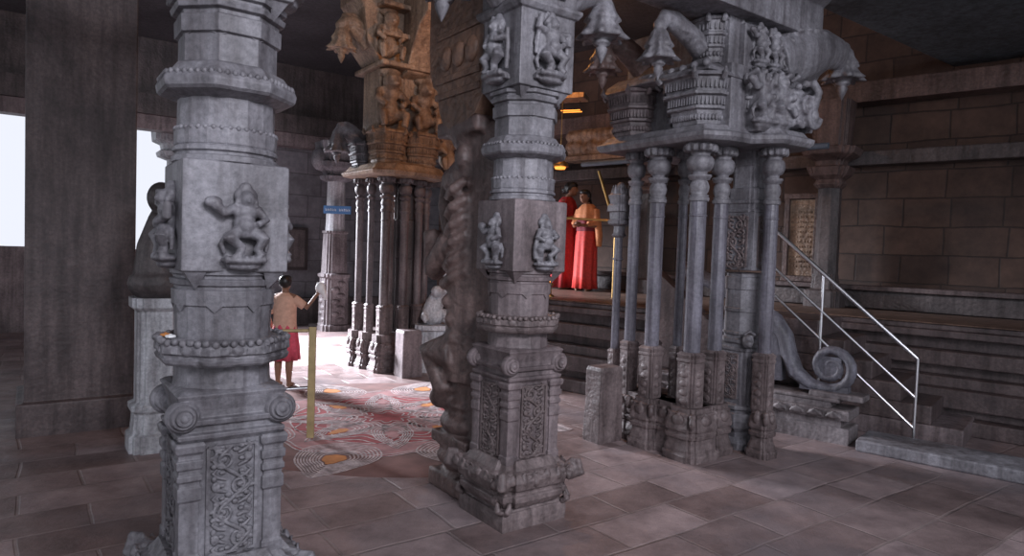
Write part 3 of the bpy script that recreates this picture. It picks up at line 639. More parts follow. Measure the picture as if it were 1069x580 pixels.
# ------------------------------------------------------------ the setting
m = MB(); m.box((0, 6, -.10), (14, 14, .10)); struct(m.obj('floor', FLOOR))
m = MB(); m.box((2, 8.2, 5.0), (15, 10.9, .10)); struct(m.obj('ceiling', CEIL))
u, v = Vector((math.cos(A36), math.sin(A36), 0)), Vector((-math.sin(A36), math.cos(A36), 0))
def wallbox(name, p, d, L0, L1, z0, z1, th, mat, off=0, parent=None):
    """wall along unit direction d through p (2d), front face at p, thickness away"""
    d = Vector((d[0], d[1], 0)).normalized(); nrm = Vector((-d.y, d.x, 0)); p = Vector((p[0], p[1], 0))
    c = p + d * (L0 + L1) / 2 + nrm * (off + th / 2)
    mb = MB(); mb.box((0, 0, 0), ((L1 - L0) / 2, th / 2, (z1 - z0) / 2))
    o = mb.obj(name, mat, parent, loc=(c.x, c.y, (z0 + z1) / 2), rz=math.atan2(d.y, d.x)); return o
# far wall on the left, broken by the open bay to daylight
PL = (-3.65, 13.5); UD = (u.x, u.y)
struct(wallbox('wall_back', PL, UD, -2.65, 6.5, 0, 4.95, .4, WALLG))
struct(wallbox('wall_left', PL, UD, -12, -2.65, 0, 1.35, .4, G_MID))
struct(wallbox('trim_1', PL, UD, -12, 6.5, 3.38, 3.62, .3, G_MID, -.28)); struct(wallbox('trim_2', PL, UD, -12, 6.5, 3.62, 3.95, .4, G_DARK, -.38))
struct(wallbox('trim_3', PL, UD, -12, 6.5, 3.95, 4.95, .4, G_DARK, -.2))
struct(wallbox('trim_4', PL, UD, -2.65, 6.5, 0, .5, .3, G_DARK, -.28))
# shrine platform, stepped mouldings and wall
WA = Vector((.641, 7.479, 0)); WD = Vector((.761, -.649, 0)).normalized(); WN = Vector((.649, .761, 0)).normalized()
def plat(name, a, z0, z1, depth, mat, L0=-1.0, L1=9.0, bev=.012):
    mb = MB(); c = WA + WD * (L0 + L1) / 2 + WN * (a + depth / 2)
    mb.box((0, 0, 0), ((L1 - L0) / 2, depth / 2, (z1 - z0) / 2))
    o = mb.obj(name, mat, None, loc=(c.x, c.y, (z0 + z1) / 2), rz=math.atan2(WD.y, WD.x), bevel=bev); return o
pt = thing('shrine_platform', 'dark stepped stone platform below the shrine wall, where the women stand', 'platform', tuple(WA))
G_STEP = stone('dark worn step stone', (.15, .115, .115), (.06, .045, .047), carved=.12)
G_TOP = stone('worn brown paving', (.20, .13, .10), (.10, .065, .05))
CRS = ((0, 0, .14), (.14, .14, .22), (.06, .22, .40), (.16, .40, .50), (.30, .50, .60), (.18, .60, .74), (.34, .74, .86), (.22, .86, .93), (.26, .93, .985))
for off, L0, L1 in ((0, -1.7, 1.7), (1.25, 1.7, 9)):
    for a, z0, z1 in CRS:
        o = plat('moulded_course', a + off, z0, z1, 2.9 - a - off, G_STEP, L0, L1); o.parent = pt; o.location -= WA
    o = plat('platform_paving', .24 + off, .985, 1.0, 2.64 - off, G_TOP, L0, L1); o.parent = pt; o.location -= WA
struct(plat('wall_right', 3.15, 0, 4.95, .4, WALLB, -5.5, 9, 0)); struct(plat('trim_5', 2.98, 1.0, 1.22, .3, G_DARK, -5.5, 9)); struct(plat('trim_6', 2.9, 1.22, 1.28, .3, G_STEP, -5.5, 9))
struct(plat('trim_7', 2.95, 2.75, 2.92, .3, G_DARK, -5.5, 9)); struct(plat('trim_8', 2.85, 3.5, 3.75, .4, G_BRWN, -5.5, 9))
# beams over the near pillars and coloured ceiling patch
m = MB(); m.loft([[(x, y, z) for y, z in ((-.20, 3.36), (.20, 3.36), (.20, 3.62), (.26, 3.66), (.26, 3.80), (-.26, 3.80), (-.26, 3.66), (-.20, 3.62))] for x in (-.6, 1.15)])
o = m.obj('stone_beam', G_GREY, None, loc=(1.42, 5.05, 0), rz=A36, bevel=.008); tag(o, 'pale stone ceiling beam running over the wide colonnetted pillar', 'beam')
m = MB(); m.box((0, 0, 0), (2.6, 1.0, .06)); o = m.obj('ceiling_slab', PLAS, None, loc=(3.6, 5.6, 3.92), rz=A36, bevel=.01); tag(o, 'bluish stained ceiling slab lying on the pale beam', 'ceiling slab')
m = MB(); m.loft([[(x, y, z) for y, z in ((-.2, 3.37), (.2, 3.37), (.2, 3.7), (-.2, 3.7))] for x in (-3, 1.2)])
o = m.obj('stone_beam', G_DARK, None, loc=(.045, 3.93, 0), rz=A36, bevel=.01); tag(o, 'dark stone beam lying on top of the middle pillar', 'beam')

# stone pier standing to the far left
m = MB(); m.stack(SQ, [(0, .42), (.25, .42), (.26, .37), (4.9, .37)]); struct(m.obj('wall_pier', G_STEP, None, loc=(-3.62, 5.6, 0), rz=A36, bevel=.01))
m = MB(); m.stack(NT, [(0, .36), (.5, .36), (.52, .30), (1.0, .30), (1.02, .34), (1.1, .34), (1.12, .24), (2.0, .22)]); 
# outside white pillar in the open bay
t = thing('round_pillar', 'sunlit white outdoor pillar in the bright opening at the far left', 'pillar', (-6.35, 12.7, 0), A36)
m = MB(); m.stack(RND, [(0, .22), (3.1, .2)], smooth=True); m.obj('shaft', G_PALE, t)
m = MB(); m.stack(NT, [(3.02, .2), (3.08, .34), (3.16, .36), (3.2, .28), (3.3, .3), (3.36, .42), (3.6, .44)]); m.obj('capital', G_PALE, t, bevel=.01)
# weathered stone figure block by the left edge
t = thing('stone_pedestal', 'pale grey carved pedestal partly hidden behind the nearest pillar at left', 'pedestal', (-2.62, 4.95, 0), A36)
m = MB(); m.stack(NT, [(0, .30), (.12, .30), (.14, .26), (.28, .24), (.3, .28), (.34, .28), (.36, .22), (1.02, .22), (1.05, .28), (1.12, .28)]); m.v = [(x * .62, y * .62, z) for x, y, z in m.v]; m.obj('block', G_PALE, t, bevel=.008)
m = MB(); m.ell((0, 0, 1.22), (.2, .2, .14)); m.tube([(0, 0, 1.25), (0, 0, 1.5), (.03, 0, 1.72)], [.17, .14, .09]); m.ell((.02, 0, 1.85), (.1, .1, .12)); m.tube([(.12, 0, 1.6), (.24, -.05, 1.45), (.12, -.15, 1.35)], [.06, .05, .04])
m.obj('worn_figure', G_DARK, t, remesh=.015, smooth_it=2)

# far column with blue board
t = thing('round_pillar', 'pale far column carrying a small blue signboard, before the back wall', 'pillar', (-3.24, 12.2, 0), A36)
m = MB(); m.stack(HEX16, [(1.0, .20), (2.0, .165), (2.72, .155)]); m.obj('upper_shaft', G_PALE, t)
m = MB(); m.stack(NT, [(0, .26), (.1, .26), (.12, .23), (.95, .22), (.97, .25), (1.02, .25), (1.04, .20), (1.75, .18), (1.76, .2), (1.8, .2)])
for z in range(7):
    for q in range(4): m.M = Matrix.Rotation(q * math.pi / 2, 4, 'Z'); m.ell((.05 * (-1) ** z, -.22, .2 + z * .11), (.09, .03, .05), 8, 6)
m.M = Matrix.Identity(4); m.obj('carved_base', G_MIDC, t, bevel=.005)
m = MB(); m.stack(NT, [(2.68, .16), (2.72, .24), (2.78, .26), (2.8, .2), (2.86, .22), (2.92, .34), (3.02, .36), (3.05, .3), (3.38, .34)]); m.ell((-.35, -.1, 3.05), (.16, .12, .2)); m.obj('capital', G_GREY, t, bevel=.01)
s = thing('sign_board', 'small blue signboard with white lettering on the far column', 'sign', (-3.14, 11.94, 2.17), R(4))
m = MB(); m.box((0, 0, 0), (.24, .015, .07)); m.obj('board', BLUE, s, bevel=.003)
m = MB(); 
for i in range(11):
    if i == 5: continue
    x = -.2 + i * .04; m.box((x, -.018, 0), (.004, .003, .022)); m.box((x + .008, -.018, .014 * ((i % 3) - 1)), (.010, .003, .005)); m.box((x + .016, -.018, -.006), (.004, .003, .016))
m.obj('lettering', LETTER, s)
# frames / notice board on back wall
t = thing('notice_board', 'dark framed board on the far grey wall left of the far column', 'board', (-4.55, 12.80, 0), A36)
m = MB(); m.box((0, 0, 1.45), (.6, .03, .38)); m.obj('panel', G_DARK, t); m = MB()
for x in (-.6, 0, .6): m.box((x, -.04, 1.45), (.025, .02, .40))
for z in (1.06, 1.84): m.box((0, -.04, z), (.62, .02, .025))
m.obj('frame', DARKM, t, bevel=.004)

# ------------------------------------------------------------ stubs, statue, post
def stub(loc, rz, h, w, label, mat, tilt=0):
    m = MB(); m.stack(SQ, [(0, 1.0), (.03, 1.03), (h * .55, .97), (h - .03, .94), (h, .86)])
    m.v = [(x * w[0] + noise.noise(Vector((x * 3, y * 3, z * 4))) * .012 + tilt * z, y * w[1], z) for x, y, z in m.v]
    o = m.obj('boundary_stone', mat, None, loc=loc, rz=rz, bevel=.012)
    return tag(o, label, 'stone post')
stub((.80, 5.56, 0), A36, .62, (.13, .10), 'brown upright stone slab left of the wide colonnetted pillar', G_LOWB)
stub((-1.22, 8.05, 0), A36, .56, (.13, .12), 'pale upright stone slab against the far dark colonnetted pillar', G_MID)
t = thing('stone_statue', 'small pale crouching statue on a moulded pedestal behind the middle pillar', 'statue', (-.98, 8.6, 0), R(10))
m = MB(); m.stack(NT, [(0, .30), (.12, .30), (.14, .24), (.22, .22), (.24, .26), (.30, .27), (.32, .20), (.50, .20), (.52, .25), (.58, .25)]); m.obj('pedestal', G_PALE, t, bevel=.006)
m = MB(); m.ell((-.02, 0, .68), (.16, .14, .12)); m.tube([(-.05, 0, .7), (0, 0, .85), (.04, 0, .98)], [.13, .12, .08]); m.ell((.02, -.06, 1.0), (.08, .1, .08))
m.tube([(.06, 0, .95), (.14, 0, 1.02), (.13, 0, 1.18), (.10, 0, 1.27)], [.05, .04, .035, .02]); m.tube([(-.1, -.05, .75), (-.14, -.12, .68), (-.1, -.16, .62)], [.05, .045, .04]); m.tube([(.1, -.05, .75), (.15, -.12, .68), (.12, -.16, .62)], [.05, .045, .04])
m.obj('figure', G_PALE, t, remesh=.012, smooth_it=2)

t = thing('barrier_post', 'khaki metal barrier post standing on the painted floor at left', 'barrier', (-1.575, 5.33, 0), R(12))
m = MB(); m.box((0, 0, .45), (.028, .028, .45)); m.obj('post', KHAKI, t, bevel=.004); m = MB(); m.box((0, 0, .905), (.032, .032, .012)); m.obj('post_cap', DARKM, t, bevel=.003)
m = MB(); m.tube([(-.02, 0, .86), (-.25, 0, .855), (-.8, -.12, .87)], .014); m.obj('top_rail', KHAKI, t)
m = MB(); m.tube([(-.02, 0, .40), (-.30, 0, .385), (-.8, -.12, .37)], .016); m.obj('lower_rail', STEEL, t)

# ------------------------------------------------------------ kolam drawn on the floor
t = thing('floor_kolam', 'red, rose and white powder kolam with orange petal hearts drawn on the floor', 'floor drawing', (-1.09, 6.05, 0), R(8))
def petal(L, W, k):
    pts = []
    for i in range(36):
        a = 2 * math.pi * i / 36; x = math.cos(a); y = math.sin(a)
        xx = x; yy = y * abs(math.sin(a / 2)) * 1.3
        pts.append((L * (.45 + .5 * xx * k) + .004 * math.sin(9 * a), W * .5 * yy * k + .004 * math.cos(7 * a)))
    return pts
def ringpts(r, amp=0, n=8, N=120): return [((r + amp * math.cos(n * a)) * math.cos(a), (r + amp * math.cos(n * a)) * math.sin(a)) for a in [2 * math.pi * i / N for i in range(N)]]
m = MB(); m.poly([(x * (1.0 + .10 * noise.noise(Vector((x, y, 0)))), y * (1 + .10 * noise.noise(Vector((x + 5, y, 0))))) for x, y in ringpts(1.62, .03, 5)], 0, .0006); m.obj('powder_stain', KSTN, t)
m = MB(); m.poly(ringpts(1.12, .04, 12), .000, .0012); m.obj('red_field', KRED, t)
m = MB(); m.ribbon(ringpts(.98, .02, 12), .26, .001, .0022); m.ribbon(ringpts(.42, .05, 8), .30, .001, .0022); m.obj('rose_band', KROS, t)
m = MB()
for r_, a_ in ((1.13, .04), (1.09, .04), (.84, .0), (.80, .05), (.70, .05), (.62, .05), (.55, .04), (.30, .05), (.24, .04), (.17, .03)): m.ribbon(ringpts(r_, a_, 12 if r_ > .6 else 8), .013, .002, .0034)
m.obj('white_ring', KWHI, t)
for i in range(8):
    a = R(-168 + i * 45 + 18); L, W = .80, .62
    mt = Matrix.Rotation(a, 4, 'Z') @ Matrix.Translation((.92, 0, 0))
    m = MB(); m.M = mt
    for k in (1.0, .92, .84, .76, .68, .60, .52, .44, .36): m.ribbon(petal(L, W, k), .013, .003, .0045)
    pm = m.obj('white_petal', KWHI, t)
    m = MB(); m.M = mt; m.poly(petal(L, W, .28), .003, .0048); m.obj('orange_heart', KORA, pm)
for i in range(8):
    a = R(-168 + i * 45 - 5); mt = Matrix.Rotation(a, 4, 'Z') @ Matrix.Translation((.30, 0, 0))
    m = MB(); m.M = mt
    for k in (1.0, .87, .74, .61, .48): m.ribbon(petal(.72, .34, k), .011, .003, .0045)
    pm = m.obj('white_petal', KWHI, t)
    m = MB(); m.M = mt; m.poly(petal(.72, .34, .3), .003, .0048); m.obj('rose_heart', KORA if i % 2 else KROS, pm)

# ------------------------------------------------------------ stair balustrade, steps, handrail at right
def plane_frame(o, d): return Matrix.Translation(o) @ Matrix.Rotation(math.atan2(d[1], d[0]), 4, 'Z')
BD = WD; BO = WA + WD * 1.55 + WN * .20
t = thing('stair_balustrade', 'carved stone stair balustrade ending in a spiral scroll, right of the wide pillar', 'balustrade', tuple(BO), math.atan2(BD.y, BD.x))
m = MB()
m.loft([[(x, y, z) for x, z in ((-.6, 0 + a), (1.25 - e_, 0 + a), (1.25 - e_, b), (-.6, b))] for y, a, b, e_ in ((-.16, 0, .16, .0), (.16, 0, .16, .0))])
m.box((.30, 0, .20), (.88, .14, .05)); m.box((.30, 0, .29), (.95, .18, .05)); m.box((.25, 0, .37), (.84, .14, .04)); m.box((.30, 0, .42), (.86, .15, .02)); m.box((1.12, 0, .46), (.22, .12, .03)); m.v = [(x + .12, y, z * .86) for x, y, z in m.v]
pl_ = m.obj('plinth', G_MIDC, t, bevel=.012)
m = MB()
for i in range(12): m.ell((-.4 + i * .15, -.18, .29), (.06, .035, .035)); m.tube([(-.46 + i * .15, -.19, .27), (-.4 + i * .15, -.21, .32), (-.34 + i * .15, -.19, .27)], .012, 6)
m.v = [(x, y, z - .04) for x, y, z in m.v]; m.obj('carved_band', G_MIDC, pl_, remesh=.01, smooth_it=1)
m = MB()
cx_, cz_ = 1.16, .63; pts = [(-.3, 0, 1.45), (.15, 0, 1.26), (.45, 0, 1.12), (.66, 0, 1.0), (.76, 0, .86), (.80, 0, .70), (.87, 0, .54), (1.0, 0, .455)]; rr = [.07] * 7 + [.055]
for i in range(34):
    a = R(-110) + i * R(20); q = .20 * (1 - i / 38); pts.append((cx_ + q * math.cos(a), 0, cz_ + q * math.sin(a))); rr.append(.047 * (1 - i / 60))
m.tube(pts, rr, 12, side=(0, 1, 0)); m.box((cx_, 0, cz_), (.09, .02, .09)); m.box((.45, .02, .70), (.30, .05, .25)); m.box((1.12, 0, .44), (.2, .04, .03))
m.v = [(x, y * 1.35, z) for x, y, z in m.v]
m.obj('spiral_scroll', stone('blue grey granite', (.19, .19, .23), (.085, .085, .10)), t)
m = MB(); m.box((-.05, .03, .90), (.58, .08, .48), 0)
m.v = [(x if z < .9 else x - .0, y, z if z < .9 else (1.45 if x < -.3 else .55)) for x, y, z in m.v]
m.obj('side_slab', G_STEP, t)
m = MB(); m.ell((.32, -.12, .58), (.13, .07, .13)); m.ell((.42, -.13, .68), (.08, .06, .08)); m.tube([(.48, -.14, .66), (.55, -.15, .55), (.52, -.15, .47)], [.04, .035, .025]); m.tube([(.24, -.13, .55), (.22, -.14, .44)], .04); m.tube([(.38, -.13, .52), (.38, -.14, .44)], .04); m.ell((.36, -.19, .70), (.05, .02, .06))
m.obj('elephant_relief', G_MID, t, remesh=.009, smooth_it=2)
# stair flight beyond balustrade
t = thing('stair_flight', 'dark stone stair flight climbing to the platform beside the scroll balustrade', 'stairs', tuple(BO), math.atan2(BD.y, BD.x))
for i in range(6):
    L_ = 1.95 - .24 * i; m = MB(); m.box((L_ / 2 + .16, .88, .0825 + .165 * i), (L_ / 2, .41, .0825)); m.obj('step', G_STEP if i else G_MID, t, bevel=.012)
t = None
m = MB(); m.box((0, 0, .05), (.62, .22, .05)); o = m.obj('landing_slab', G_GREY, None, loc=tuple(WA + WD * 3.62 + WN * .15), rz=math.atan2(BD.y, BD.x), bevel=.015); tag(o, 'low pale grey landing slab at the foot of the dark stairs', 'stone slab')
# steel rail
def P3(px, z): return (px[0], px[1], z)
r0, r1 = Vector((2.61, 6.44, 1.75)), Vector((3.26, 5.89, 1.01)); dr = r1 - r0
t = thing('stair_handrail', 'brushed steel three-bar handrail sloping down across the right side', 'handrail', (r0.x, r0.y, 0))
def rl(k, dz): p = r0 + dr * k; return (p.x - r0.x, p.y - r0.y, p.z + dz)
for dz0, dz1, rad in ((0, 0, .019), (-.355, -.335, .013), (-.61, -.60, .013)):
    m = MB(); m.tube([rl(-.22, dz0), rl(1.35, dz1)], rad, 12); m.obj('top_bar' if rad > .015 else 'rail_bar', STEEL, t)
for k in (-.22, .42, 1.35):
    p = rl(k, 0); zb = 0; m = MB(); m.tube([(p[0], p[1], zb), (p[0], p[1], p[2])], .013, 12); m.stack(RND, [(zb, .045), (zb + .012, .045), (zb + .014, .02)], (p[0], p[1])); m.obj('rail_post', STEEL, t)

# ------------------------------------------------------------ things at the shrine wall
t = thing('inscription_panel', 'framed stone panel with carved inscription on the right shrine wall', 'panel')
c = WA + WD * 1.51 + WN * 3.12; t.location = (c.x, c.y, 0); t.rotation_euler.z = math.atan2(WD.y, WD.x)
m = MB(); m.box((0, 0, 1.86), (.19, .03, .50))
for k in range(12):
    for q in range(9):
        if random.random() < .85: m.box((-.13 + q * .033, -.034, 1.48 + k * .065), (.006 + .006 * random.random(), .006, .012))
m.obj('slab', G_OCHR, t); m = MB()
for x in (-.19, .19): m.box((x, -.05, 1.86), (.03, .035, .56))
for z in (1.32, 2.40): m.box((0, -.05, z), (.23, .04, .035))
m.obj('frame', G_BRWN, t, bevel=.006)
def wallcol(L, d, label, w=.13):
    t = thing('wall_pillar', label, 'pillar'); c = WA + WD * L + WN * d; t.location = (c.x, c.y, 1.0); t.rotation_euler.z = math.atan2(WD.y, WD.x)
    m = MB(); m.stack(NT, [(0, w * 1.6), (.2, w * 1.6), (.22, w * 1.1), (.4, w)]); m.obj('base', G_DARK, t, bevel=.006)
    m = MB(); m.stack(OCT, [(.38, w), (1.5, w * .95)]); m.obj('shaft', G_DARK, t)
    m = MB(); m.stack(NT, [(1.45, w), (1.5, w * 1.3), (1.55, w * 1.1), (1.6, w * 1.6), (1.7, w * 1.9), (1.72, w * 1.2), (1.78, w * 1.3), (1.85, w * 2.2), (1.93, w * 2.4), (1.95, w * 1.5), (2.5, w * 1.7)]); m.obj('capital', G_BRWN, t, bevel=.008)
wallcol(1.93, 2.72, 'dark slender wall pillar with flared capital, between inscription panel and right edge')
wallcol(-.55, 2.7, 'dark slender wall pillar behind the left colonnettes of the wide pillar')
# ochre carved frieze lumps over the women
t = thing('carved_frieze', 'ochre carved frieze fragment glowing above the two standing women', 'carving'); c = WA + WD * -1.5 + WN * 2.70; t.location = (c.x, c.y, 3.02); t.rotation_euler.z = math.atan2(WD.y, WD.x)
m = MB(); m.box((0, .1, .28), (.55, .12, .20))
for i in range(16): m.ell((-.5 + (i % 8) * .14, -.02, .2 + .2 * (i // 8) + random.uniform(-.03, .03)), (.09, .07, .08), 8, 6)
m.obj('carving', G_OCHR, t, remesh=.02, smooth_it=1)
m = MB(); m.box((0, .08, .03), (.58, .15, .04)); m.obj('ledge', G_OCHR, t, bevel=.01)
# pipe across
m = MB(); p = WA + WD * -1.0 + WN * 1.6; q = WA + WD * 2.2 + WN * 1.6
m.tube([(p.x, p.y, 2.78), (q.x, q.y, 2.80)], .035); o = m.obj('conduit_pipe', PIPE, None); tag(o, 'blue-grey pipe spanning high in front of the shrine wall', 'pipe')
# barrier rails of brass at the platform edge
t = thing('brass_railing', 'thin brass railing beside the women, one bar slanting upwards', 'railing', (1.3, 8.6, 1.0))
m = MB(); m.tube([(.0, .0, 0), (.0, 0, 1.22)], .014); m.obj('upright', BRASS, t)
m = MB(); m.tube([(0, 0, .98), (-.88, .42, 1.02)], .016); m.obj('cross_bar', BRASS, t)
m = MB(); m.tube([(.05, 0, .75), (-.23, .1, 1.62)], .018); m.obj('slanting_bar', BRASS, t)
t = thing('brass_lamp', 'small glowing brass lamp on the platform edge beside the middle pillar', 'lamp', (.48, 8.35, 1.0))
m = MB(); m.stack(RND, [(0, .05), (.02, .05), (.03, .02), (.12, .016), (.14, .035), (.16, .04), (.18, .015)], smooth=True); m.obj('stand', BRASS, t)
m = MB(); m.stack(RND, [(.175, .012), (.20, .018), (.24, .002)], smooth=True); m.obj('flame', FLAME, t)
t = thing('hanging_lamp', 'small lit brass bell lamp hanging behind the middle pillar shaft', 'lamp', (.46, 7.0, 2.5))
m = MB(); m.stack(RND, [(-.06, .085), (-.03, .08), (0, .045), (.06, .03), (.08, .015)], smooth=True); m.obj('bell', BRASS, t)
m = MB(); m.tube([(0, 0, .07), (0, 0, 2.4)], .005, 6); m.obj('chain', BRASS, t)
m = MB(); m.stack(RND, [(-.085, .05), (-.065, .06), (-.058, .03)], smooth=True); m.obj('flame', FLAME, t)
t = thing('tube_lamp', 'short lit lamp tubes in a wooden tray high behind the middle pillar', 'lamp'); t.location = (.60, 7.6, 3.15); t.rotation_euler.z = R(-20)
m = MB(); m.box((0, 0, .14), (.17, .12, .03)); m.obj('tray', G_OCHR, t, bevel=.006)
for k in (0, .09): 
    m = MB(); m.tube([(-.12, k, 0), (.10, k, .0)], .006); m.obj('tube', FLAME, t)
m = MB(); m.tube([(0, 0, .16), (0, 0, 1.8)], .006, 6); m.tube([(-.11, .04, 0), (-.11, .04, .13)], .005, 6); m.tube([(.09, .04, 0), (.09, .04, .13)], .005, 6); m.obj('hanger', DARKM, t)

# ------------------------------------------------------------ people
def person(loc, rz, h, label, arms, skin=SKIN, head_tilt=.0, bare_legs=True):
    """standing figure, faces -y; returns the empty"""
    s = h / 1.6; t = thing('person', label, 'person', loc, rz)
    m = MB(); e, tb = m.ell, m.tube
    S = lambda x, y, z: (x * s, y * s, z * s)
    tb([S(0, 0, .82), S(0, 0, .95), S(0, .01, 1.08), S(0, .0, 1.22), S(0, .0, 1.32)], [.135 * s, .125 * s, .105 * s, .13 * s, .09 * s], 14, flat=1.0)
    tb([S(-.15, .0, 1.30), S(0, .0, 1.33), S(.15, 0, 1.30)], [.05 * s, .06 * s, .05 * s], 10)
    hy = -head_tilt
    tb([S(0, 0, 1.30), S(0, hy * .4, 1.43)], [.055 * s, .047 * s], 10)
    e(S(0, hy - .01, 1.505), (.073 * s, .088 * s, .10 * s), 16, 12); e(S(0, hy - .045, 1.455), (.045 * s, .05 * s, .045 * s))
    tb([S(0, hy - .09, 1.52), S(0, hy - .112, 1.485)], [.009 * s, .015 * s], 8)
    for q in (-1, 1):
        e(S(q * .073, hy + .005, 1.50), (.012 * s, .02 * s, .028 * s), 8, 6); e(S(q * .028, hy - .088, 1.515), (.014 * s, .01 * s, .008 * s), 8, 6)
        e(S(q * .028, hy - .092, 1.538), (.02 * s, .008 * s, .006 * s), 8, 6)
        tb([S(q * .08, 0, .86), S(q * .085, 0, .47), S(q * .085, .015, .30), S(q * .085, .01, .09), S(q * .085, .0, .06)], [.085 * s, .058 * s, .056 * s, .035 * s, .036 * s], 10)
        tb([S(q * .085, .035, .035), S(q * .09, -.06, .032), S(q * .095, -.13, .02)], [.036 * s, .036 * s, .02 * s], 8)
    e(S(0, hy - .085, 1.452), (.024 * s, .012 * s, .008 * s), 8, 6)
    for q, (el, wr) in zip((-1, 1), arms):
        sh = (q * .165, 0, 1.29)
        tb([S(*sh), S(*el), S(*wr)], [.044 * s, .036 * s, .024 * s], 10)
        d = (Vector(wr) - Vector(el)).normalized(); w_ = Vector(wr)
        sd = d.cross(Vector((0, 0, 1))); sd = sd.normalized() if sd.length > .1 else Vector((1, 0, 0))
        tb([S(*w_), S(*(w_ + d * .045)), S(*(w_ + d * .085))], [.024 * s, .034 * s, .030 * s], 8, flat=.6)
        for f in range(4):
            b = w_ + d * .08 + sd * (-.027 + f * .018); L = (.06, .075, .07, .052)[f]
            tb([S(*b), S(*(b + d * L * .55)), S(*(b + d * L + Vector((0, 0, -.015))))], [.0095 * s, .009 * s, .0075 * s], 6)
        b = w_ + d * .03 - sd * .03; tb([S(*b), S(*(b + d * .03 - sd * .025)), S(*(b + d * .06 - sd * .03))], [.012 * s, .010 * s, .008 * s], 6)
    m.obj('body', skin, t, remesh=.0065, smooth_it=1)
    return t, s
def hair(t, s, tilt=0, bun=False, long=False):
    m = MB(); m.ell((0, -tilt * s + .022 * s, 1.53 * s), (.090 * s, .095 * s, .10 * s), 16, 10); m.ell((0, -tilt * s - .025 * s, 1.575 * s), (.08 * s, .075 * s, .052 * s), 16, 10)
    if bun: m.ell((0, -tilt * s + .11 * s, 1.50 * s), (.05 * s, .045 * s, .05 * s))
    if long: m.tube([(0, -tilt * s + .08 * s, 1.5 * s), (0, .13 * s, 1.3 * s), (0, .14 * s, 1.05 * s)], [.05 * s, .035 * s, .02 * s])
    for q in (-1, 1): m.tube([(q * .05 * s, -tilt * s - .03 * s, 1.59 * s), (q * .078 * s, -tilt * s + .0 * s, 1.54 * s), (q * .08 * s, -tilt * s + .03 * s, 1.47 * s)], [.02 * s, .02 * s, .016 * s], 8)
    m.obj('hair', HAIR, t, remesh=.008, smooth_it=1)
def folds(secs, n=40, amp=.02, k=9):
    out = []
    for i, (cx, cy, rx, ry, z, am) in enumerate(secs):
        out.append([(cx + (rx + am * amp * math.sin(k * a + i * .25)) * math.cos(a), cy + (ry + am * amp * math.sin(k * a + i * .25)) * math.sin(a), z) for a in [2 * math.pi * j / n for j in range(n)]])
    return out
def garment(t, name, mat, secs, s, k=9):
    m = MB(); m.loft(folds([(a * s, b * s, c * s, d * s, z * s, am * s) for a, b, c, d, z, am in secs], k=k), True); return m.obj(name, mat, t)
# child seen from behind
t, s = person((-2.43, 7.2, 0), R(172), 1.19, 'child in a peach top and rose red skirt seen from behind, one arm raised', (((-.30, -.06, 1.16), (-.40, -.16, 1.34)), ((.26, .0, 1.02), (.27, -.14, .84))))
hair(t, s)
garment(t, 'skirt', SKIRT, [(0, 0, .145, .12, .98, 0), (0, 0, .17, .145, .85, .5), (0, 0, .20, .17, .6, 1), (0, 0, .215, .185, .40, 1.2), (0, 0, .20, .17, .405, 1.2)], s)
m = MB(); m.loft(folds([(a * s, b * s, c * s, d * s, z * s, 0) for a, b, c, d, z in ((0, 0, .175, .14, .80), (0, 0, .165, .135, 1.0), (0, 0, .165, .135, 1.2), (0, 0, .15, .11, 1.32), (0, 0, .07, .065, 1.37))]), True)
m.tube([(-.13 * s, 0, 1.29 * s), (-.27 * s, -.05 * s, 1.18 * s)], [.07 * s, .065 * s]); m.tube([(.13 * s, 0, 1.29 * s), (.25 * s, 0, 1.08 * s)], [.07 * s, .065 * s]); m.obj('top', TOP, t, remesh=.008, smooth_it=1)
m = MB(); m.ell((0, 0, 0), (.055, .045, .065)); m.tube([(0, 0, 0), (.04, 0, -.06), (.06, .01, -.13)], [.045, .035, .012]); m.tube([(0, 0, .02), (-.04, 0, .06)], [.02, .01])
o = m.obj('white_cloth', WHITE, None, loc=(-2.085, 7.30, 1.075), remesh=.008, smooth_it=1); tag(o, 'small white cloth held up in the hand of the child', 'cloth')

# woman one: crimson sari, turned to the right
t, s = person((.80, 10.25, 1.0), R(60), 1.60, 'woman in a long crimson sari with her back half turned, beside the scarlet-clad woman', (((-.24, -.08, 1.05), (-.14, -.30, 1.12)), ((.24, -.08, 1.05), (.12, -.30, 1.10))), head_tilt=.06)
hair(t, s, .06, bun=True)
garment(t, 'sari_skirt', SARI, [(0, .01, .15, .14, 1.06, 0), (0, .01, .18, .165, .92, .3), (0, .02, .21, .19, .65, .8), (0, .02, .22, .20, .3, 1.2), (0, .03, .245, .225, .03, 1.5), (0, .03, .22, .20, .035, 1.5)], s)
m = MB(); m.loft(folds([(a * s, b * s, c * s, d * s, z * s, .3 * s) for a, b, c, d, z in ((0, 0, .16, .15, .95), (0, 0, .15, .14, 1.1), (0, .0, .18, .15, 1.25), (0, 0, .16, .115, 1.34), (0, 0, .08, .07, 1.40))]), True)
for q in (-1, 1): m.tube([(q * .15 * s, 0, 1.3 * s), (q * .235 * s, -.07 * s, 1.08 * s)], [.075 * s, .06 * s])
m.tube([(.12 * s, .05 * s, 1.36 * s), (.10 * s, .15 * s, 1.2 * s), (.04 * s, .20 * s, .9 * s), (.02 * s, .22 * s, .5 * s)], [.05 * s, .07 * s, .09 * s, .10 * s], 10)
m.obj('sari_drape', SARI, t, remesh=.012, smooth_it=2)
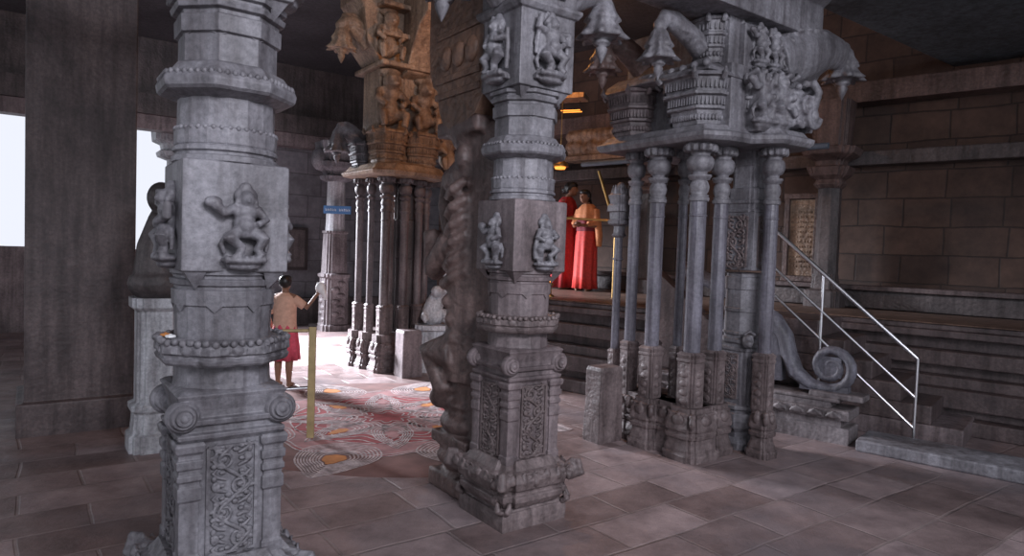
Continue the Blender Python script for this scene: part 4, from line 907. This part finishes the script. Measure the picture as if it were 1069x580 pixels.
# woman two: scarlet skirt, maroon waist, orange shawl, head bowed
t, s = person((1.08, 9.9, 1.0), R(-38), 1.46, 'woman in scarlet skirt and orange shawl, head bowed over her folded hands', (((-.21, -.05, 1.04), (-.05, -.25, 1.08)), ((.21, -.05, 1.04), (.05, -.25, 1.05))), head_tilt=.10)
hair(t, s, .10, long=True)
garment(t, 'skirt', SARI2, [(0, 0, .15, .13, 1.04, 0), (0, 0, .18, .15, .88, .3), (0, 0, .18, .155, .6, .8), (0, 0, .185, .165, .25, 1.0), (0, 0, .20, .175, .04, 1.2), (0, 0, .17, .15, .045, 1.2)], s)
garment(t, 'waist_wrap', MARO, [(0, 0, .17, .145, .96, .3), (0, 0, .175, .15, 1.05, .3), (0, -.02, .175, .155, 1.12, .3), (0, 0, .15, .13, 1.16, .2)], s)
m = MB(); m.loft(folds([(a * s, b * s, c * s, d * s, z * s, .3 * s) for a, b, c, d, z in ((0, 0, .17, .15, 1.10), (0, .0, .19, .155, 1.22), (0, 0, .16, .12, 1.33), (0, 0, .085, .08, 1.40))]), True)
for q in (-1, 1): m.tube([(q * .15 * s, 0, 1.3 * s), (q * .205 * s, -.05 * s, 1.08 * s), (q * .11 * s, -.17 * s, 1.07 * s)], [.07 * s, .062 * s, .05 * s])
m.tube([(.2 * s, -.02 * s, 1.15 * s), (.24 * s, -.02 * s, .9 * s), (.23 * s, 0, .72 * s)], [.06 * s, .06 * s, .05 * s], 8); m.obj('shawl', PEACH, t, remesh=.012, smooth_it=2)
# third person mostly hidden by the pillar
t, s = person((.42, 10.55, 1.0), R(30), 1.52, 'person in dark clothes mostly hidden behind the middle pillar block', (((-.24, 0, 1.02), (-.22, -.15, .85)), ((.24, 0, 1.02), (.22, -.15, .85))))
hair(t, s)
garment(t, 'dark_garment', DKCL, [(0, 0, .08, .07, 1.40, 0), (0, 0, .19, .14, 1.33, 0), (0, 0, .19, .155, 1.15, .3), (0, 0, .18, .16, .95, .4), (0, 0, .22, .19, .5, 1), (0, 0, .25, .22, .05, 1.3)], s)

# offered flowers lying on the ring of the nearest pillar
for nm, lb, mt_, (fx, fy) in (('marigold', 'small orange marigold lying on the ring of the nearest pillar', KORA, (-1.300, 2.52)), ('jasmine_flower', 'small white flower lying on the ring of the nearest pillar', WHITE, (-1.262, 2.482))):
    m = MB()
    for i in range(9): m.ell((.012 * math.cos(i * .7), .012 * math.sin(i * .7), .006), (.008, .008, .006), 8, 6)
    m.ell((0, 0, .008), (.009, .009, .008), 8, 6)
    o = m.obj(nm, mt_, None, loc=(fx, fy, 1.183), remesh=.002); tag(o, lb, 'flower')
